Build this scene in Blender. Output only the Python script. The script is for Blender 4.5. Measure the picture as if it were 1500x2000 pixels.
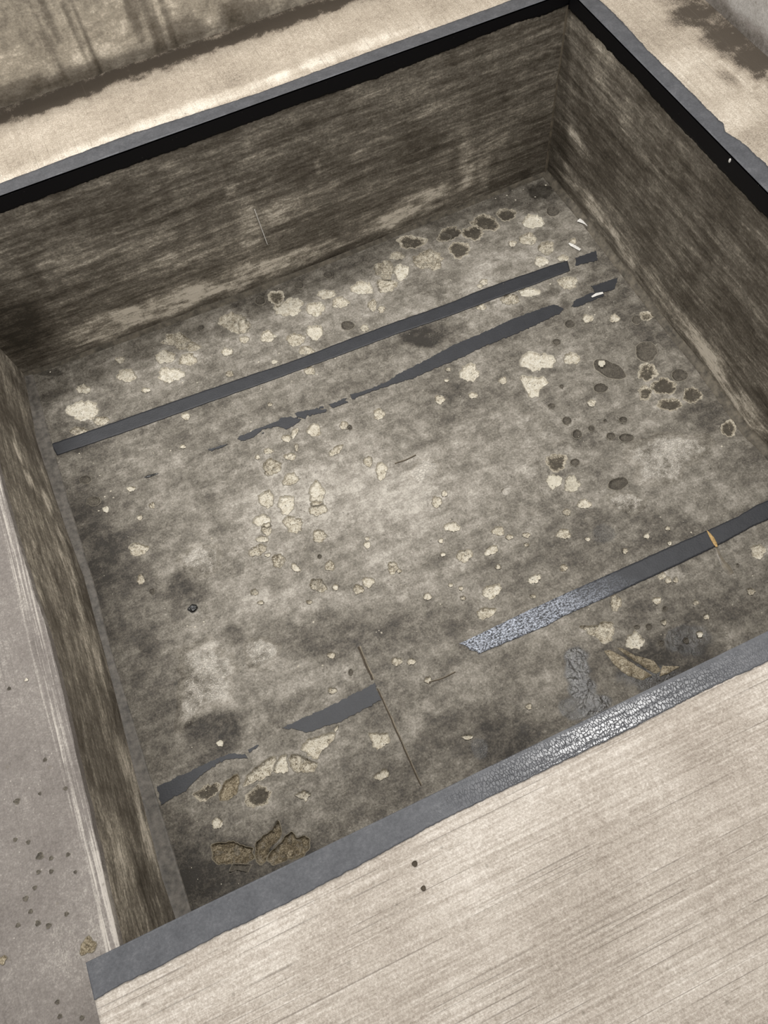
import bpy, bmesh, math, random
import numpy as np

for o in list(bpy.data.objects):
    bpy.data.objects.remove(o)
scene = bpy.context.scene
COL = scene.collection

# ------------------------------------------------------------------ camera
EULER = (0.453863, 0.074037, -0.419767)
EYE = (0.5868, -0.1317, 1.3300)
FOCAL = 36.1942
W, L, D, ZL = 1.8858, 1.7447, 0.6166, -0.2448

cam_data = bpy.data.cameras.new('camera')
cam = bpy.data.objects.new('camera', cam_data)
COL.objects.link(cam)
cam.location = EYE
cam.rotation_euler = EULER
cam_data.sensor_fit = 'HORIZONTAL'
cam_data.sensor_width = 36.0
cam_data.lens = FOCAL
cam_data.clip_start = 0.01
scene.camera = cam

# ------------------------------------------------------------------ light
world = bpy.data.worlds.new('room_light')
scene.world = world
world.use_nodes = True
bg = world.node_tree.nodes['Background']
bg.inputs['Color'].default_value = (1.0, 0.985, 0.965, 1)
bg.inputs['Strength'].default_value = 0.42


def tube_or_fill(name, loc, sx, sy, power, rot=(0, 0, 0)):
    ld = bpy.data.lights.new(name, 'AREA')
    ld.shape = 'RECTANGLE'
    ld.size = sx
    ld.size_y = sy
    ld.energy = power
    ld.color = (1.0, 0.985, 0.96)
    lo = bpy.data.objects.new(name, ld)
    lo.location = loc
    lo.rotation_euler = rot
    COL.objects.link(lo)
    return lo


tube_or_fill('ceiling_tubes_and_fill', (1.62, 0.85, 2.6), 0.22, 1.5, 36)
tube_or_fill('ceiling_tubes_and_fill', (-0.3, 2.3, 2.6), 1.5, 0.22, 46)
tube_or_fill('ceiling_tubes_and_fill', (-0.6, -0.9, 2.6), 1.5, 0.22, 14)  # added fill for general brightness, no such tube known

vs = scene.view_settings
vs.view_transform = 'Standard'
vs.look = 'None'
vs.gamma = 1.0
vs.use_curve_mapping = False
vs.exposure = 0.55

# ------------------------------------------------------------------ measured layout, in metres
# x runs right along the far wall, y away from the near rim, z up from the rim
SPALLS = [('c', 0.1434, 1.5305, 0.0543, 0.0369, 2.4628), ('c', 0.1839, 1.4679, 0.0266, 0.0165, 2.5342), ('c', 0.1102, 1.4635, 0.0297, 0.0146, 2.6016), ('c', 0.1636, 1.6106, 0.0243, 0.017, 2.4241), ('c', 0.3033, 1.5988, 0.0331, 0.0249, 2.3641), ('c', 0.3015, 1.667, 0.0164, 0.0132, 2.1211), ('c', 0.432, 1.535, 0.0439, 0.0291, 2.5214), ('c', 0.4362, 1.6113, 0.0346, 0.0256, 2.4203), ('c', 0.5005, 1.5668, 0.0309, 0.0235, 2.408), ('c', 0.6827, 1.639, 0.057, 0.0358, 2.0807), ('c', 0.6899, 1.5578, 0.0172, 0.014, 2.3512), ('c', 0.6232, 1.5374, 0.0189, 0.0157, 2.2891), ('c', 0.7611, 1.5348, 0.0258, 0.0224, 1.7271), ('c', 0.6026, 1.452, 0.0136, 0.0114, 2.2641), ('c', 0.4293, 1.3627, 0.0151, 0.0125, 2.2356), ('c', 0.344, 1.5143, 0.0151, 0.0095, 2.5384), ('c', 0.6776, 1.285, 0.0082, 0.0072, 2.1756), ('c', 0.3881, 1.2634, 0.0096, 0.007, 2.4835), ('c', 0.8677, 1.6138, 0.0485, 0.0369, 3.0167), ('c', 0.9419, 1.5676, 0.0329, 0.029, 2.2253), ('c', 0.9959, 1.6069, 0.0324, 0.0194, 2.5999), ('c', 1.0232, 1.5536, 0.0289, 0.0233, 2.4834), ('c', 1.1112, 1.5755, 0.0374, 0.0281, 2.5498), ('c', 1.2093, 1.6132, 0.0404, 0.0322, 1.2759), ('c', 1.2552, 1.5786, 0.0356, 0.0254, 1.2034), ('c', 1.1882, 1.5495, 0.0344, 0.032, 2.1218), ('c', 1.2706, 1.6491, 0.0259, 0.0181, 2.5866), ('c', 1.3565, 1.5828, 0.0496, 0.0447, 2.4411), ('c', 0.9053, 1.4806, 0.0316, 0.0275, 1.5531), ('c', 0.8381, 1.481, 0.0304, 0.026, 2.3327), ('c', 0.8519, 1.426, 0.0248, 0.0179, 2.5493), ('c', 0.8343, 1.3462, 0.018, 0.0154, 2.3896), ('c', 1.1126, 1.4946, 0.0234, 0.015, 1.2071), ('c', 1.1323, 1.4651, 0.0148, 0.0116, 1.2555), ('c', 0.7095, 1.6083, 0.0298, 0.02, 1.3504), ('c', 1.7413, 1.571, 0.0358, 0.0329, 2.673), ('c', 1.6885, 1.5099, 0.0287, 0.0275, 2.7108), ('c', 1.7229, 1.4475, 0.0316, 0.0267, 1.0171), ('c', 1.6341, 1.5158, 0.0137, 0.0135, 1.1552), ('c', 1.6789, 1.4026, 0.0232, 0.0221, 2.8196), ('c', 1.7491, 1.3826, 0.0198, 0.0133, 2.6733), ('c', 1.8138, 1.4319, 0.0136, 0.0116, 0.9631), ('c', 1.71, 1.2851, 0.0324, 0.0277, 2.7506), ('c', 1.5814, 1.3074, 0.0357, 0.0191, 2.6616), ('c', 1.5153, 1.3113, 0.0292, 0.0231, 2.6662), ('c', 1.4194, 1.3239, 0.0162, 0.0125, 2.6447), ('c', 1.4742, 1.4125, 0.0132, 0.0129, 2.3848), ('c', 1.4546, 1.4034, 0.0099, 0.0086, 2.6139), ('c', 1.4721, 1.0597, 0.0556, 0.0346, 2.6848), ('c', 1.5712, 1.0194, 0.0262, 0.0229, 2.8319), ('c', 1.3474, 1.0425, 0.0132, 0.0123, 0.9913), ('c', 1.5402, 0.8534, 0.0128, 0.0117, -2.4686), ('c', 1.148, 1.0669, 0.0166, 0.0154, 1.2308), ('c', 1.2434, 1.0349, 0.0138, 0.0111, 2.6696), ('c', 1.272, 1.1152, 0.0343, 0.0295, 1.1198), ('c', 1.2188, 1.1553, 0.0094, 0.0077, 2.6303), ('c', 1.1962, 1.1199, 0.0078, 0.0057, 2.6487), ('c', 1.6916, 1.1302, 0.0174, 0.0161, 2.9802), ('c', 1.7637, 1.0925, 0.0165, 0.0153, -2.6138), ('c', 0.7652, 1.1383, 0.0238, 0.0212, 1.5716), ('c', 0.6814, 1.1483, 0.0156, 0.0124, 2.502), ('c', 0.7092, 1.1563, 0.0202, 0.0099, -2.3618), ('c', 0.616, 1.1316, 0.0155, 0.0105, 2.5842), ('c', 0.5798, 1.1263, 0.0089, 0.0075, 1.5316), ('c', 0.6683, 1.0841, 0.0184, 0.0121, 2.6043), ('c', 0.6967, 1.107, 0.0141, 0.0061, 1.223), ('c', 0.6068, 1.0762, 0.029, 0.026, 1.9169), ('c', 0.6412, 1.0135, 0.0237, 0.0206, 3.0952), ('c', 0.7975, 1.0429, 0.0262, 0.012, -2.8715), ('c', 0.8683, 0.9671, 0.0172, 0.0134, 1.2419), ('c', 0.8908, 0.9218, 0.0304, 0.0163, 1.1697), ('c', 0.9622, 1.1016, 0.0201, 0.0169, 1.2795), ('c', 0.8528, 1.1122, 0.0147, 0.0136, 1.6745), ('c', 0.555, 0.9835, 0.0284, 0.0221, 1.3857), ('c', 0.6014, 0.9425, 0.0314, 0.0235, 1.329), ('c', 0.6938, 0.9355, 0.0381, 0.0222, 1.2287), ('c', 0.6774, 0.8906, 0.0253, 0.0224, 2.385), ('c', 0.5221, 0.9236, 0.0267, 0.0191, 2.5735), ('c', 0.5238, 0.8943, 0.0208, 0.0145, 1.3156), ('c', 0.5972, 0.8744, 0.0313, 0.0223, 2.0223), ('c', 0.6505, 0.808, 0.0206, 0.0185, 1.5034), ('c', 0.501, 0.8703, 0.019, 0.0094, 2.6553), ('c', 0.4775, 0.8436, 0.0281, 0.0159, -3.1151), ('c', 0.4987, 0.8179, 0.0087, 0.0061, 2.5927), ('c', 0.52, 0.7889, 0.0217, 0.0183, 1.4563), ('c', 0.5548, 0.7485, 0.0167, 0.0085, 1.9727), ('c', 0.6426, 0.7129, 0.0153, 0.0139, 1.5253), ('c', 0.76, 0.7254, 0.0108, 0.0099, 1.3775), ('c', 0.7674, 0.7424, 0.0071, 0.0062, 2.5592), ('c', 0.7957, 0.6324, 0.0194, 0.0139, 1.1722), ('c', 0.8082, 0.6164, 0.0069, 0.0059, 2.636), ('c', 0.5921, 0.6744, 0.0263, 0.0169, 2.1093), ('c', 0.6327, 0.6483, 0.0089, 0.0083, 1.5536), ('c', 0.7187, 0.6234, 0.0167, 0.0147, 2.5653), ('c', 0.6868, 0.6159, 0.0153, 0.0131, 2.5753), ('c', 0.4276, 0.7304, 0.0114, 0.0088, 2.543), ('c', 0.4328, 0.6955, 0.0084, 0.0058, 2.6091), ('c', 0.5529, 0.6397, 0.0083, 0.0058, 2.6324), ('c', 0.9899, 0.7604, 0.0177, 0.0144, 1.1353), ('c', 1.0206, 0.7742, 0.0098, 0.0087, 1.1317), ('c', 0.9942, 0.6718, 0.024, 0.014, 2.6897), ('c', 0.948, 0.6478, 0.0077, 0.007, 1.1216), ('c', 0.9861, 0.5803, 0.0239, 0.0177, -3.1373), ('c', 0.935, 0.6083, 0.0069, 0.006, 2.6974), ('c', 1.0588, 0.5618, 0.0215, 0.0116, -2.9992), ('c', 1.102, 0.6054, 0.0181, 0.0139, 2.7314), ('c', 1.1648, 0.561, 0.0111, 0.0077, 2.7313), ('c', 1.1208, 0.5756, 0.0111, 0.0077, 2.7228), ('c', 1.1509, 0.5356, 0.0069, 0.006, 2.8491), ('c', 1.2567, 0.5197, 0.0193, 0.0152, 2.8011), ('c', 1.1226, 0.4389, 0.0196, 0.0112, -3.0875), ('c', 1.0044, 0.4573, 0.0277, 0.0182, -3.0783), ('c', 0.9624, 0.4113, 0.027, 0.0152, 2.995), ('c', 0.8454, 0.5174, 0.0109, 0.0101, 2.6841), ('c', 1.0954, 0.3978, 0.008, 0.0057, 2.7536), ('c', 0.9352, 0.5, 0.0068, 0.0058, 2.7368), ('c', 0.9145, 0.5196, 0.0068, 0.0058, 2.7205), ('c', 1.2074, 0.4337, 0.011, 0.0101, -3.1196), ('c', 1.0527, 0.5116, 0.0074, 0.0068, 0.9031), ('c', 0.9278, 0.4732, 0.0081, 0.0057, 2.7135), ('c', 1.3068, 0.4784, 0.0069, 0.006, 2.9604), ('c', 0.1695, 0.9964, 0.0287, 0.0201, 2.5128), ('c', 0.1521, 0.9039, 0.0155, 0.0099, 1.4151), ('c', 0.2465, 1.1131, 0.0105, 0.0086, 1.731), ('c', 0.2025, 1.0907, 0.0095, 0.0078, 2.2308), ('c', 0.2049, 1.1933, 0.0141, 0.0084, 2.5773), ('c', 1.4247, 0.3048, 0.0124, 0.011, -2.9388), ('c', 1.433, 0.2865, 0.0102, 0.0077, -2.3237), ('c', 1.4507, 0.278, 0.0087, 0.0064, -2.3109), ('c', 1.3762, 0.251, 0.0119, 0.0096, 2.9566), ('c', 1.6041, 0.1698, 0.0109, 0.0092, -2.9676), ('c', 1.4616, 0.204, 0.008, 0.0067, 3.1261), ('c', 1.464, 0.1602, 0.0079, 0.0066, 3.1196), ('c', 1.3601, 0.193, 0.0079, 0.0066, 3.0699), ('c', 1.4231, 0.1287, 0.0085, 0.0072, -2.6549), ('c', 1.3776, 0.4056, 0.009, 0.0066, 0.8947), ('c', 1.5137, 0.4131, 0.0069, 0.0059, 3.0872), ('c', 1.4516, 0.418, 0.0083, 0.0073, -3.1134), ('c', 1.4945, 0.3738, 0.0062, 0.0052, -2.4894), ('c', 1.6865, 0.2543, 0.022, 0.0183, -2.7209), ('c', 1.2794, 0.2911, 0.024, 0.0142, 0.9659), ('c', 1.2682, 0.1828, 0.0242, 0.0215, -2.8591), ('c', 0.9476, 0.1502, 0.0078, 0.0073, -2.7964), ('c', 0.7772, 0.1474, 0.0137, 0.0061, 2.7176), ('c', 0.6986, 0.3923, 0.0145, 0.0107, 2.6869), ('c', 0.7319, 0.3766, 0.0118, 0.008, 2.6982), ('c', 0.7507, 0.3154, 0.0091, 0.0091, -2.3974), ('c', 0.5513, 0.4795, 0.0107, 0.0081, 2.6332), ('c', 0.5189, 0.3936, 0.0118, 0.0078, 2.6687), ('c', 0.1474, 0.218, 0.014, 0.0122, 2.3306), ('c', 1.3525, 0.575, 0.0196, 0.0142, 2.7693), ('c', 1.2974, 0.574, 0.0114, 0.0107, -2.9149), ('c', 1.1779, 0.7039, 0.0116, 0.0112, -2.9028), ('w', 1.3136, 0.6732, 0.0231, 0.0211, -2.3832), ('w', 1.354, 0.6441, 0.0278, 0.0211, 0.9562), ('w', 1.053, 1.4199, 0.0146, 0.013, 1.4627), ('w', 0.1191, 1.1608, 0.0107, 0.0086, 1.78), ('w', 1.6401, 0.9624, 0.0116, 0.0105, -2.4463), ('w', 0.7464, 1.4289, 0.01, 0.0078, 2.4652), ('w', 0.7834, 1.5232, 0.0063, 0.0049, 1.4178), ('w', 0.2137, 0.3911, 0.0092, 0.0074, 2.5111), ('r', 0.8444, 1.6722, 0.0314, 0.0266, 1.5881), ('r', 1.6787, 1.6428, 0.0328, 0.0286, 2.6093), ('r', 1.4679, 1.6554, 0.0415, 0.029, -3.0075), ('r', 1.6004, 1.6423, 0.0479, 0.0345, 2.266), ('r', 1.5411, 1.621, 0.0345, 0.0325, 2.4306), ('r', 1.4664, 1.5751, 0.0365, 0.0339, 1.3092), ('r', 1.3391, 1.6826, 0.0469, 0.03, 2.6058), ('r', 1.7437, 0.8733, 0.0323, 0.0279, -2.4244), ('r', 1.7579, 0.8079, 0.0371, 0.029, 2.8354), ('r', 1.7376, 0.7472, 0.035, 0.0213, 2.7365), ('r', 1.6975, 0.8141, 0.0275, 0.0176, 0.9416), ('r', 1.8126, 0.7453, 0.0283, 0.025, -2.7328), ('r', 0.2581, 0.2334, 0.0314, 0.0229, 3.0144), ('r', 1.8385, 0.6041, 0.0281, 0.0207, -2.357), ('r', 1.3502, 0.7234, 0.0294, 0.0278, -2.9189), ('r', 1.8558, 1.0556, 0.0219, 0.018, 2.8415), ('d', 0.7911, 1.6855, 0.0201, 0.0167, 1.5581), ('d', 0.9303, 1.686, 0.0164, 0.0146, 1.9318), ('d', 1.0337, 1.6813, 0.0164, 0.0148, 1.8774), ('d', 1.4455, 1.6489, 0.0242, 0.0185, 2.5871), ('d', 1.8229, 1.5804, 0.0238, 0.0222, 0.9577), ('d', 1.6316, 1.1364, 0.0163, 0.0155, -2.5784), ('d', 1.8197, 1.0563, 0.0182, 0.0138, 0.9028), ('d', 1.561, 1.0946, 0.0125, 0.0117, 2.9579), ('d', 1.7804, 0.9396, 0.0389, 0.0314, -2.3076), ('d', 1.8196, 0.8218, 0.0244, 0.0216, -3.122), ('d', 1.5912, 0.8867, 0.021, 0.0165, 2.7818), ('d', 1.4314, 0.8965, 0.0105, 0.009, 2.7985), ('d', 1.4924, 0.9433, 0.0074, 0.006, 0.9609), ('d', 1.4454, 0.8314, 0.0143, 0.0131, -2.4142), ('d', 1.4487, 0.7788, 0.0157, 0.013, 0.9031), ('d', 1.4949, 0.777, 0.0105, 0.0087, 0.8864), ('d', 1.5909, 0.7619, 0.0118, 0.0104, 2.9963), ('d', 1.5307, 0.7299, 0.0132, 0.0119, 3.0578), ('d', 1.5666, 0.7061, 0.0216, 0.0137, 2.7367), ('d', 1.5436, 0.7819, 0.0053, 0.0043, 0.8732), ('d', 1.3964, 0.7003, 0.013, 0.0116, 2.9482), ('d', 1.4674, 0.588, 0.0293, 0.0186, 3.0814), ('d', 1.6485, 0.9327, 0.0538, 0.0277, 2.0754), ('d', 0.579, 1.6692, 0.0113, 0.0095, 1.8608), ('d', 0.6273, 0.7505, 0.0062, 0.0056, 1.5367), ('d', 0.1711, 0.8566, 0.008, 0.0067, 1.8592), ('d', 1.3196, 0.2002, 0.0085, 0.0074, -2.6123), ('d', 1.2922, 0.2116, 0.0077, 0.0054, 2.8117), ('d', 1.3827, 0.2232, 0.0072, 0.0062, -2.5905), ('d', 1.3845, 0.1293, 0.007, 0.006, -2.6591), ('d', 1.3249, 0.1501, 0.007, 0.006, -2.6516), ('d', 1.6164, 0.2444, 0.0046, 0.0037, -2.5749), ('d', 0.58, 0.4171, 0.008, 0.0053, 1.1997), ('d', 0.8651, 1.0979, 0.009, 0.0076, 1.3411), ('d', 0.0883, 1.2853, 0.0194, 0.0135, 2.4637), ('d', 0.0927, 1.2035, 0.0221, 0.0148, 2.5057), ('d', 1.0088, 1.4545, 0.0217, 0.0184, 2.4402), ('b', 1.2819, 1.4415, 0.0279, 0.0263, 1.4846), ('b', 1.3488, 0.8981, 0.0209, 0.0178, 2.7591), ('b', 1.3812, 0.8284, 0.0222, 0.0208, 3.0279), ('b', 1.3228, 0.8382, 0.021, 0.0191, 0.8966), ('b', 1.3883, 0.7611, 0.0263, 0.0237, 2.9358), ('b', 1.2815, 0.7389, 0.0268, 0.023, 0.95), ('b', 1.2069, 0.5974, 0.021, 0.0187, 2.8754), ('b', 1.247, 0.6411, 0.0226, 0.0209, -2.3998), ('b', 1.0934, 0.7239, 0.0291, 0.0229, 1.0766), ('b', 1.1932, 0.8837, 0.0139, 0.0119, 1.0698), ('b', 1.181, 0.7005, 0.0143, 0.0129, 2.8271), ('x', 0.3272, 0.8858, 0.0626, 0.0512, 2.3846), ('x', 0.3867, 0.5648, 0.0488, 0.0466, 2.1651), ('x', 1.0041, 0.8675, 0.0542, 0.0362, -3.0346)]
SPALL_OUTLINES = [('c', [(0.4704, 1.6952), (0.5091, 1.6891), (0.5294, 1.6411), (0.5611, 1.5924), (0.5397, 1.5805), (0.4867, 1.6171), (0.4493, 1.6664)]), ('c', [(1.395, 1.0308), (1.4626, 1.0046), (1.4674, 0.9727), (1.4367, 0.9675), (1.4135, 0.9381), (1.3902, 0.9582), (1.3903, 0.9996)]), ('x', [(1.4019, 0.5738), (1.4285, 0.5749), (1.4647, 0.5624), (1.4921, 0.5435), (1.5071, 0.5131), (1.5003, 0.5024), (1.4733, 0.4877), (1.4478, 0.4881), (1.4277, 0.5101), (1.4132, 0.5364)]), ('x', [(1.5339, 0.6693), (1.6159, 0.6852), (1.6603, 0.6937), (1.7071, 0.6509), (1.7521, 0.6168), (1.7639, 0.5844), (1.7114, 0.549), (1.6519, 0.542), (1.6138, 0.5192), (1.5505, 0.5379), (1.5082, 0.5588), (1.514, 0.6104)]), ('x', [(0.1792, 0.6792), (0.2339, 0.6611), (0.2787, 0.6568), (0.3022, 0.6319), (0.3183, 0.5908), (0.3128, 0.5543), (0.2948, 0.5229), (0.2761, 0.481), (0.2562, 0.4759), (0.1955, 0.473), (0.1393, 0.4696), (0.1451, 0.5234), (0.1515, 0.5666), (0.1684, 0.5983), (0.1714, 0.6448)]), ('m', [(0.1189, 0.1791), (0.1263, 0.1818), (0.1718, 0.1637), (0.1816, 0.1508), (0.199, 0.1381), (0.2116, 0.13), (0.2042, 0.1093), (0.1847, 0.1049), (0.1596, 0.1174), (0.1386, 0.1232), (0.1198, 0.1317), (0.1169, 0.1461)]), ('m', [(0.2165, 0.1399), (0.2445, 0.1456), (0.2698, 0.1539), (0.2833, 0.1689), (0.2859, 0.1515), (0.2825, 0.1321), (0.2655, 0.1215), (0.2405, 0.1134), (0.2311, 0.0948), (0.2156, 0.0911), (0.2027, 0.098)]), ('m', [(0.2423, 0.1078), (0.2725, 0.1159), (0.2906, 0.126), (0.3045, 0.1247), (0.3134, 0.1072), (0.3328, 0.107), (0.3388, 0.0957), (0.3266, 0.0747), (0.3085, 0.0648), (0.2798, 0.0706), (0.2416, 0.0782), (0.2333, 0.0939)]), ('d', [(0.1389, 0.1053), (0.1594, 0.102), (0.1807, 0.0866), (0.1939, 0.0984), (0.1537, 0.1188)]), ('r', [(0.109, 0.3051), (0.1571, 0.3104), (0.1814, 0.3032), (0.1772, 0.2869), (0.1528, 0.2774), (0.1265, 0.2817)]), ('m', [(0.1682, 0.2641), (0.1895, 0.2995), (0.23, 0.3046), (0.2287, 0.2816), (0.2109, 0.2613), (0.1876, 0.2552)]), ('c', [(0.229, 0.2672), (0.2419, 0.2887), (0.2875, 0.3033), (0.3329, 0.3051), (0.319, 0.2823), (0.3018, 0.2652), (0.264, 0.2681)]), ('c', [(0.3163, 0.2861), (0.3393, 0.2968), (0.3574, 0.2979), (0.3454, 0.2557), (0.3315, 0.2581), (0.3148, 0.271)]), ('c', [(0.3616, 0.2946), (0.3772, 0.2928), (0.3879, 0.2745), (0.4202, 0.2464), (0.4167, 0.2375), (0.3865, 0.233), (0.3546, 0.2515)]), ('c', [(0.3926, 0.2938), (0.4149, 0.3051), (0.4551, 0.3056), (0.483, 0.2927), (0.4741, 0.2778), (0.4389, 0.2657), (0.4215, 0.2564), (0.4006, 0.2687)]), ('c', [(0.4856, 0.3025), (0.5008, 0.3092), (0.4954, 0.2993), (0.4867, 0.2951)]), ('c', [(0.3412, 0.1994), (0.3635, 0.202), (0.3782, 0.1851), (0.3598, 0.1756)]), ('c', [(0.5621, 0.2575), (0.5753, 0.2528), (0.599, 0.2405), (0.6052, 0.2173), (0.5721, 0.2112), (0.5558, 0.224)]), ('c', [(0.5279, 0.1605), (0.5626, 0.1653), (0.571, 0.1537), (0.5649, 0.1461), (0.5421, 0.1436)]), ('c', [(1.1609, 0.277), (1.1932, 0.2632), (1.225, 0.2587), (1.2485, 0.2429), (1.22, 0.2085), (1.1969, 0.212), (1.1786, 0.2385)]), ('g', [(1.1868, 0.1903), (1.2015, 0.1878), (1.22, 0.1601), (1.2403, 0.1217), (1.2623, 0.0872), (1.2329, 0.0868), (1.2059, 0.1136), (1.1889, 0.1502)]), ('g', [(1.2144, 0.192), (1.228, 0.1826), (1.2404, 0.1549), (1.2611, 0.1408), (1.2834, 0.1201), (1.2861, 0.0945), (1.2678, 0.0888), (1.2492, 0.1218), (1.229, 0.1602)]), ('g', [(1.2944, 0.1006), (1.3347, 0.0788), (1.2937, 0.0767), (1.2715, 0.0786)])]
STAINS = [('k', 0.2593, 0.8147, 0.0628, 0.0541, 1.829, 0.55), ('k', 0.1171, 0.7071, 0.0409, 0.0345, 2.1848, 0.4), ('k', 0.3348, 0.6428, 0.0374, 0.0323, 1.6011, 0.35), ('k', 0.2126, 0.4291, 0.0791, 0.0526, 2.6188, 0.45), ('w', 0.2586, 0.761, 0.0174, 0.0142, 2.3903, 1.0), ('w', 1.1139, 0.2116, 0.0287, 0.0258, -3.1289, 1.0), ('w', 1.0964, 0.1765, 0.0349, 0.0318, -2.6764, 1.0), ('w', 1.0909, 0.1323, 0.0397, 0.0361, -2.7288, 1.0), ('w', 1.0877, 0.0879, 0.0473, 0.0347, 2.8259, 1.0), ('w', 1.0451, 0.0981, 0.0376, 0.032, 2.9603, 0.8), ('w', 1.3898, 0.1284, 0.0542, 0.0441, 3.0236, 0.8), ('w', 1.2432, 0.0963, 0.0748, 0.0307, 2.7292, 0.7), ('k', 1.3095, 0.1086, 0.1506, 0.0779, 2.752, 0.4), ('w', 1.83, 1.6814, 0.0418, 0.0344, 2.6468, 0.8), ('w', 0.0804, 1.7242, 0.0449, 0.0159, 2.6308, 0.7), ('w', 1.3561, 0.4764, 0.0302, 0.0242, 2.8541, 0.5), ('w', 0.7899, 0.1123, 0.0241, 0.0197, 1.0128, 0.6), ('k', 0.8243, 0.1397, 0.1618, 0.0734, 2.7202, 0.28), ('k', 0.8855, 0.0452, 0.1462, 0.0711, 2.7325, 0.25), ('k', 0.198, 0.0843, 0.2289, 0.0754, 2.7112, 0.35), ('k', 0.0968, 0.0827, 0.1085, 0.0738, 2.6367, 0.2), ('k', 0.0418, 0.2285, 0.1358, 0.0493, 1.2913, 0.22), ('k', 1.2117, 1.3056, 0.0968, 0.0685, 2.6256, 0.55), ('k', 1.2073, 1.2962, 0.0644, 0.0402, 2.6397, 0.4), ('k', 0.0818, 1.1799, 0.3055, 0.0904, 1.34, 0.25), ('k', 0.0868, 0.9112, 0.2301, 0.114, 1.3656, 0.25), ('k', 0.1417, 0.646, 0.1798, 0.0949, 1.3358, 0.25), ('k', 1.8024, 1.2175, 0.0964, 0.0842, 2.838, 0.2), ('k', 1.867, 0.7027, 0.1097, 0.0847, -2.3796, 0.2), ('l', 0.7806, 0.8414, 0.3818, 0.3518, 2.3684, 0.28), ('l', 0.6978, 0.9451, 0.2685, 0.1982, 2.5896, 0.15), ('l', 1.0398, 0.7763, 0.2311, 0.1961, 2.68, 0.2), ('l', 0.4953, 0.6617, 0.1812, 0.0866, 2.6717, 0.25), ('l', 1.1386, 1.4729, 0.5489, 0.1266, 2.6542, 0.2), ('l', 0.5495, 1.5475, 0.3351, 0.1201, 2.6417, 0.15), ('l', 1.5756, 1.412, 0.215, 0.1313, 2.6534, 0.2), ('l', 1.2278, 0.8875, 0.1781, 0.1223, 2.6894, 0.15), ('l', 0.8185, 0.2672, 0.1411, 0.0775, 2.7155, 0.2), ('l', 0.4832, 0.9608, 0.2302, 0.1753, 1.3965, 0.15), ('k', 0.5634, 0.535, 0.1627, 0.0694, 2.687, 0.3), ('k', 1.163, 1.0606, 0.1842, 0.1105, 2.6625, 0.15), ('k', 1.4007, 0.4222, 0.2428, 0.1051, 2.7133, 0.25), ('k', 1.4253, 0.2176, 0.2063, 0.0832, 2.723, 0.25), ('k', 0.7752, 0.4808, 0.1884, 0.0701, 2.6961, 0.2)]
TAPE_FAR = ([(0.0216, 1.4548), (0.1665, 1.4455), (0.4237, 1.4307), (0.6453, 1.4169), (0.7793, 1.4053), (1.0248, 1.4), (1.1637, 1.3946), (1.3402, 1.3844), (1.4313, 1.3867), (1.5779, 1.3795), (1.7211, 1.37), (1.7541, 1.3649)], [(0.0298, 1.4065), (0.3203, 1.3867), (0.5457, 1.3751), (0.7281, 1.3658), (1.0239, 1.3528), (1.1433, 1.3498), (1.3172, 1.3376), (1.4736, 1.3332), (1.6179, 1.3266), (1.7405, 1.325)])
TAPE_NEAR_RIGHT = ([(0.8694, 0.3654), (1.0583, 0.3687), (1.2183, 0.3674), (1.3207, 0.3662), (1.5213, 0.364), (1.6011, 0.362), (1.6989, 0.3617), (1.7688, 0.3687), (1.7981, 0.3664), (1.8558, 0.3677)], [(0.898, 0.3206), (1.0869, 0.3121), (1.1388, 0.3165), (1.2989, 0.3129), (1.454, 0.3116), (1.6111, 0.3138), (1.7211, 0.3203), (1.7632, 0.3183), (1.8558, 0.3203)])
FRAG_FAR = [[(1.7839, 1.364), (1.8565, 1.3578), (1.8404, 1.3212), (1.7673, 1.3354)]]
FRAG_SECOND = [[(1.6253, 1.2274), (1.4947, 1.2354), (1.3558, 1.228), (1.2636, 1.2287), (1.1875, 1.2172), (1.0785, 1.2079), (1.0415, 1.199), (0.9816, 1.1956), (0.9116, 1.2038), (0.91, 1.1879), (0.999, 1.1846), (1.0863, 1.176), (1.1055, 1.1726), (1.1847, 1.175), (1.2813, 1.1754), (1.355, 1.1814), (1.488, 1.1795), (1.6225, 1.187), (1.6453, 1.1982)], [(0.8419, 1.1995), (0.8883, 1.201), (0.8944, 1.1833), (0.8454, 1.1833)], [(0.7342, 1.221), (0.788, 1.2082), (0.8258, 1.189), (0.8237, 1.1798), (0.7659, 1.1947), (0.7576, 1.1866), (0.7359, 1.2037)], [(0.5484, 1.213), (0.5728, 1.2168), (0.6001, 1.2192), (0.6788, 1.2161), (0.6903, 1.2246), (0.7177, 1.2129), (0.7437, 1.1895), (0.7183, 1.1799), (0.6909, 1.1776), (0.6724, 1.199), (0.6266, 1.2099), (0.5862, 1.1941), (0.5544, 1.202)], [(0.4559, 1.2155), (0.4994, 1.2136), (0.514, 1.2083), (0.4918, 1.2055), (0.4618, 1.2087)], [(1.6705, 1.1942), (1.6943, 1.2098), (1.75, 1.2135), (1.786, 1.1993), (1.7802, 1.1834), (1.733, 1.1848), (1.685, 1.1843)], [(1.7683, 1.2349), (1.811, 1.2315), (1.8603, 1.2294), (1.825, 1.193), (1.7648, 1.201)]]
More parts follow.
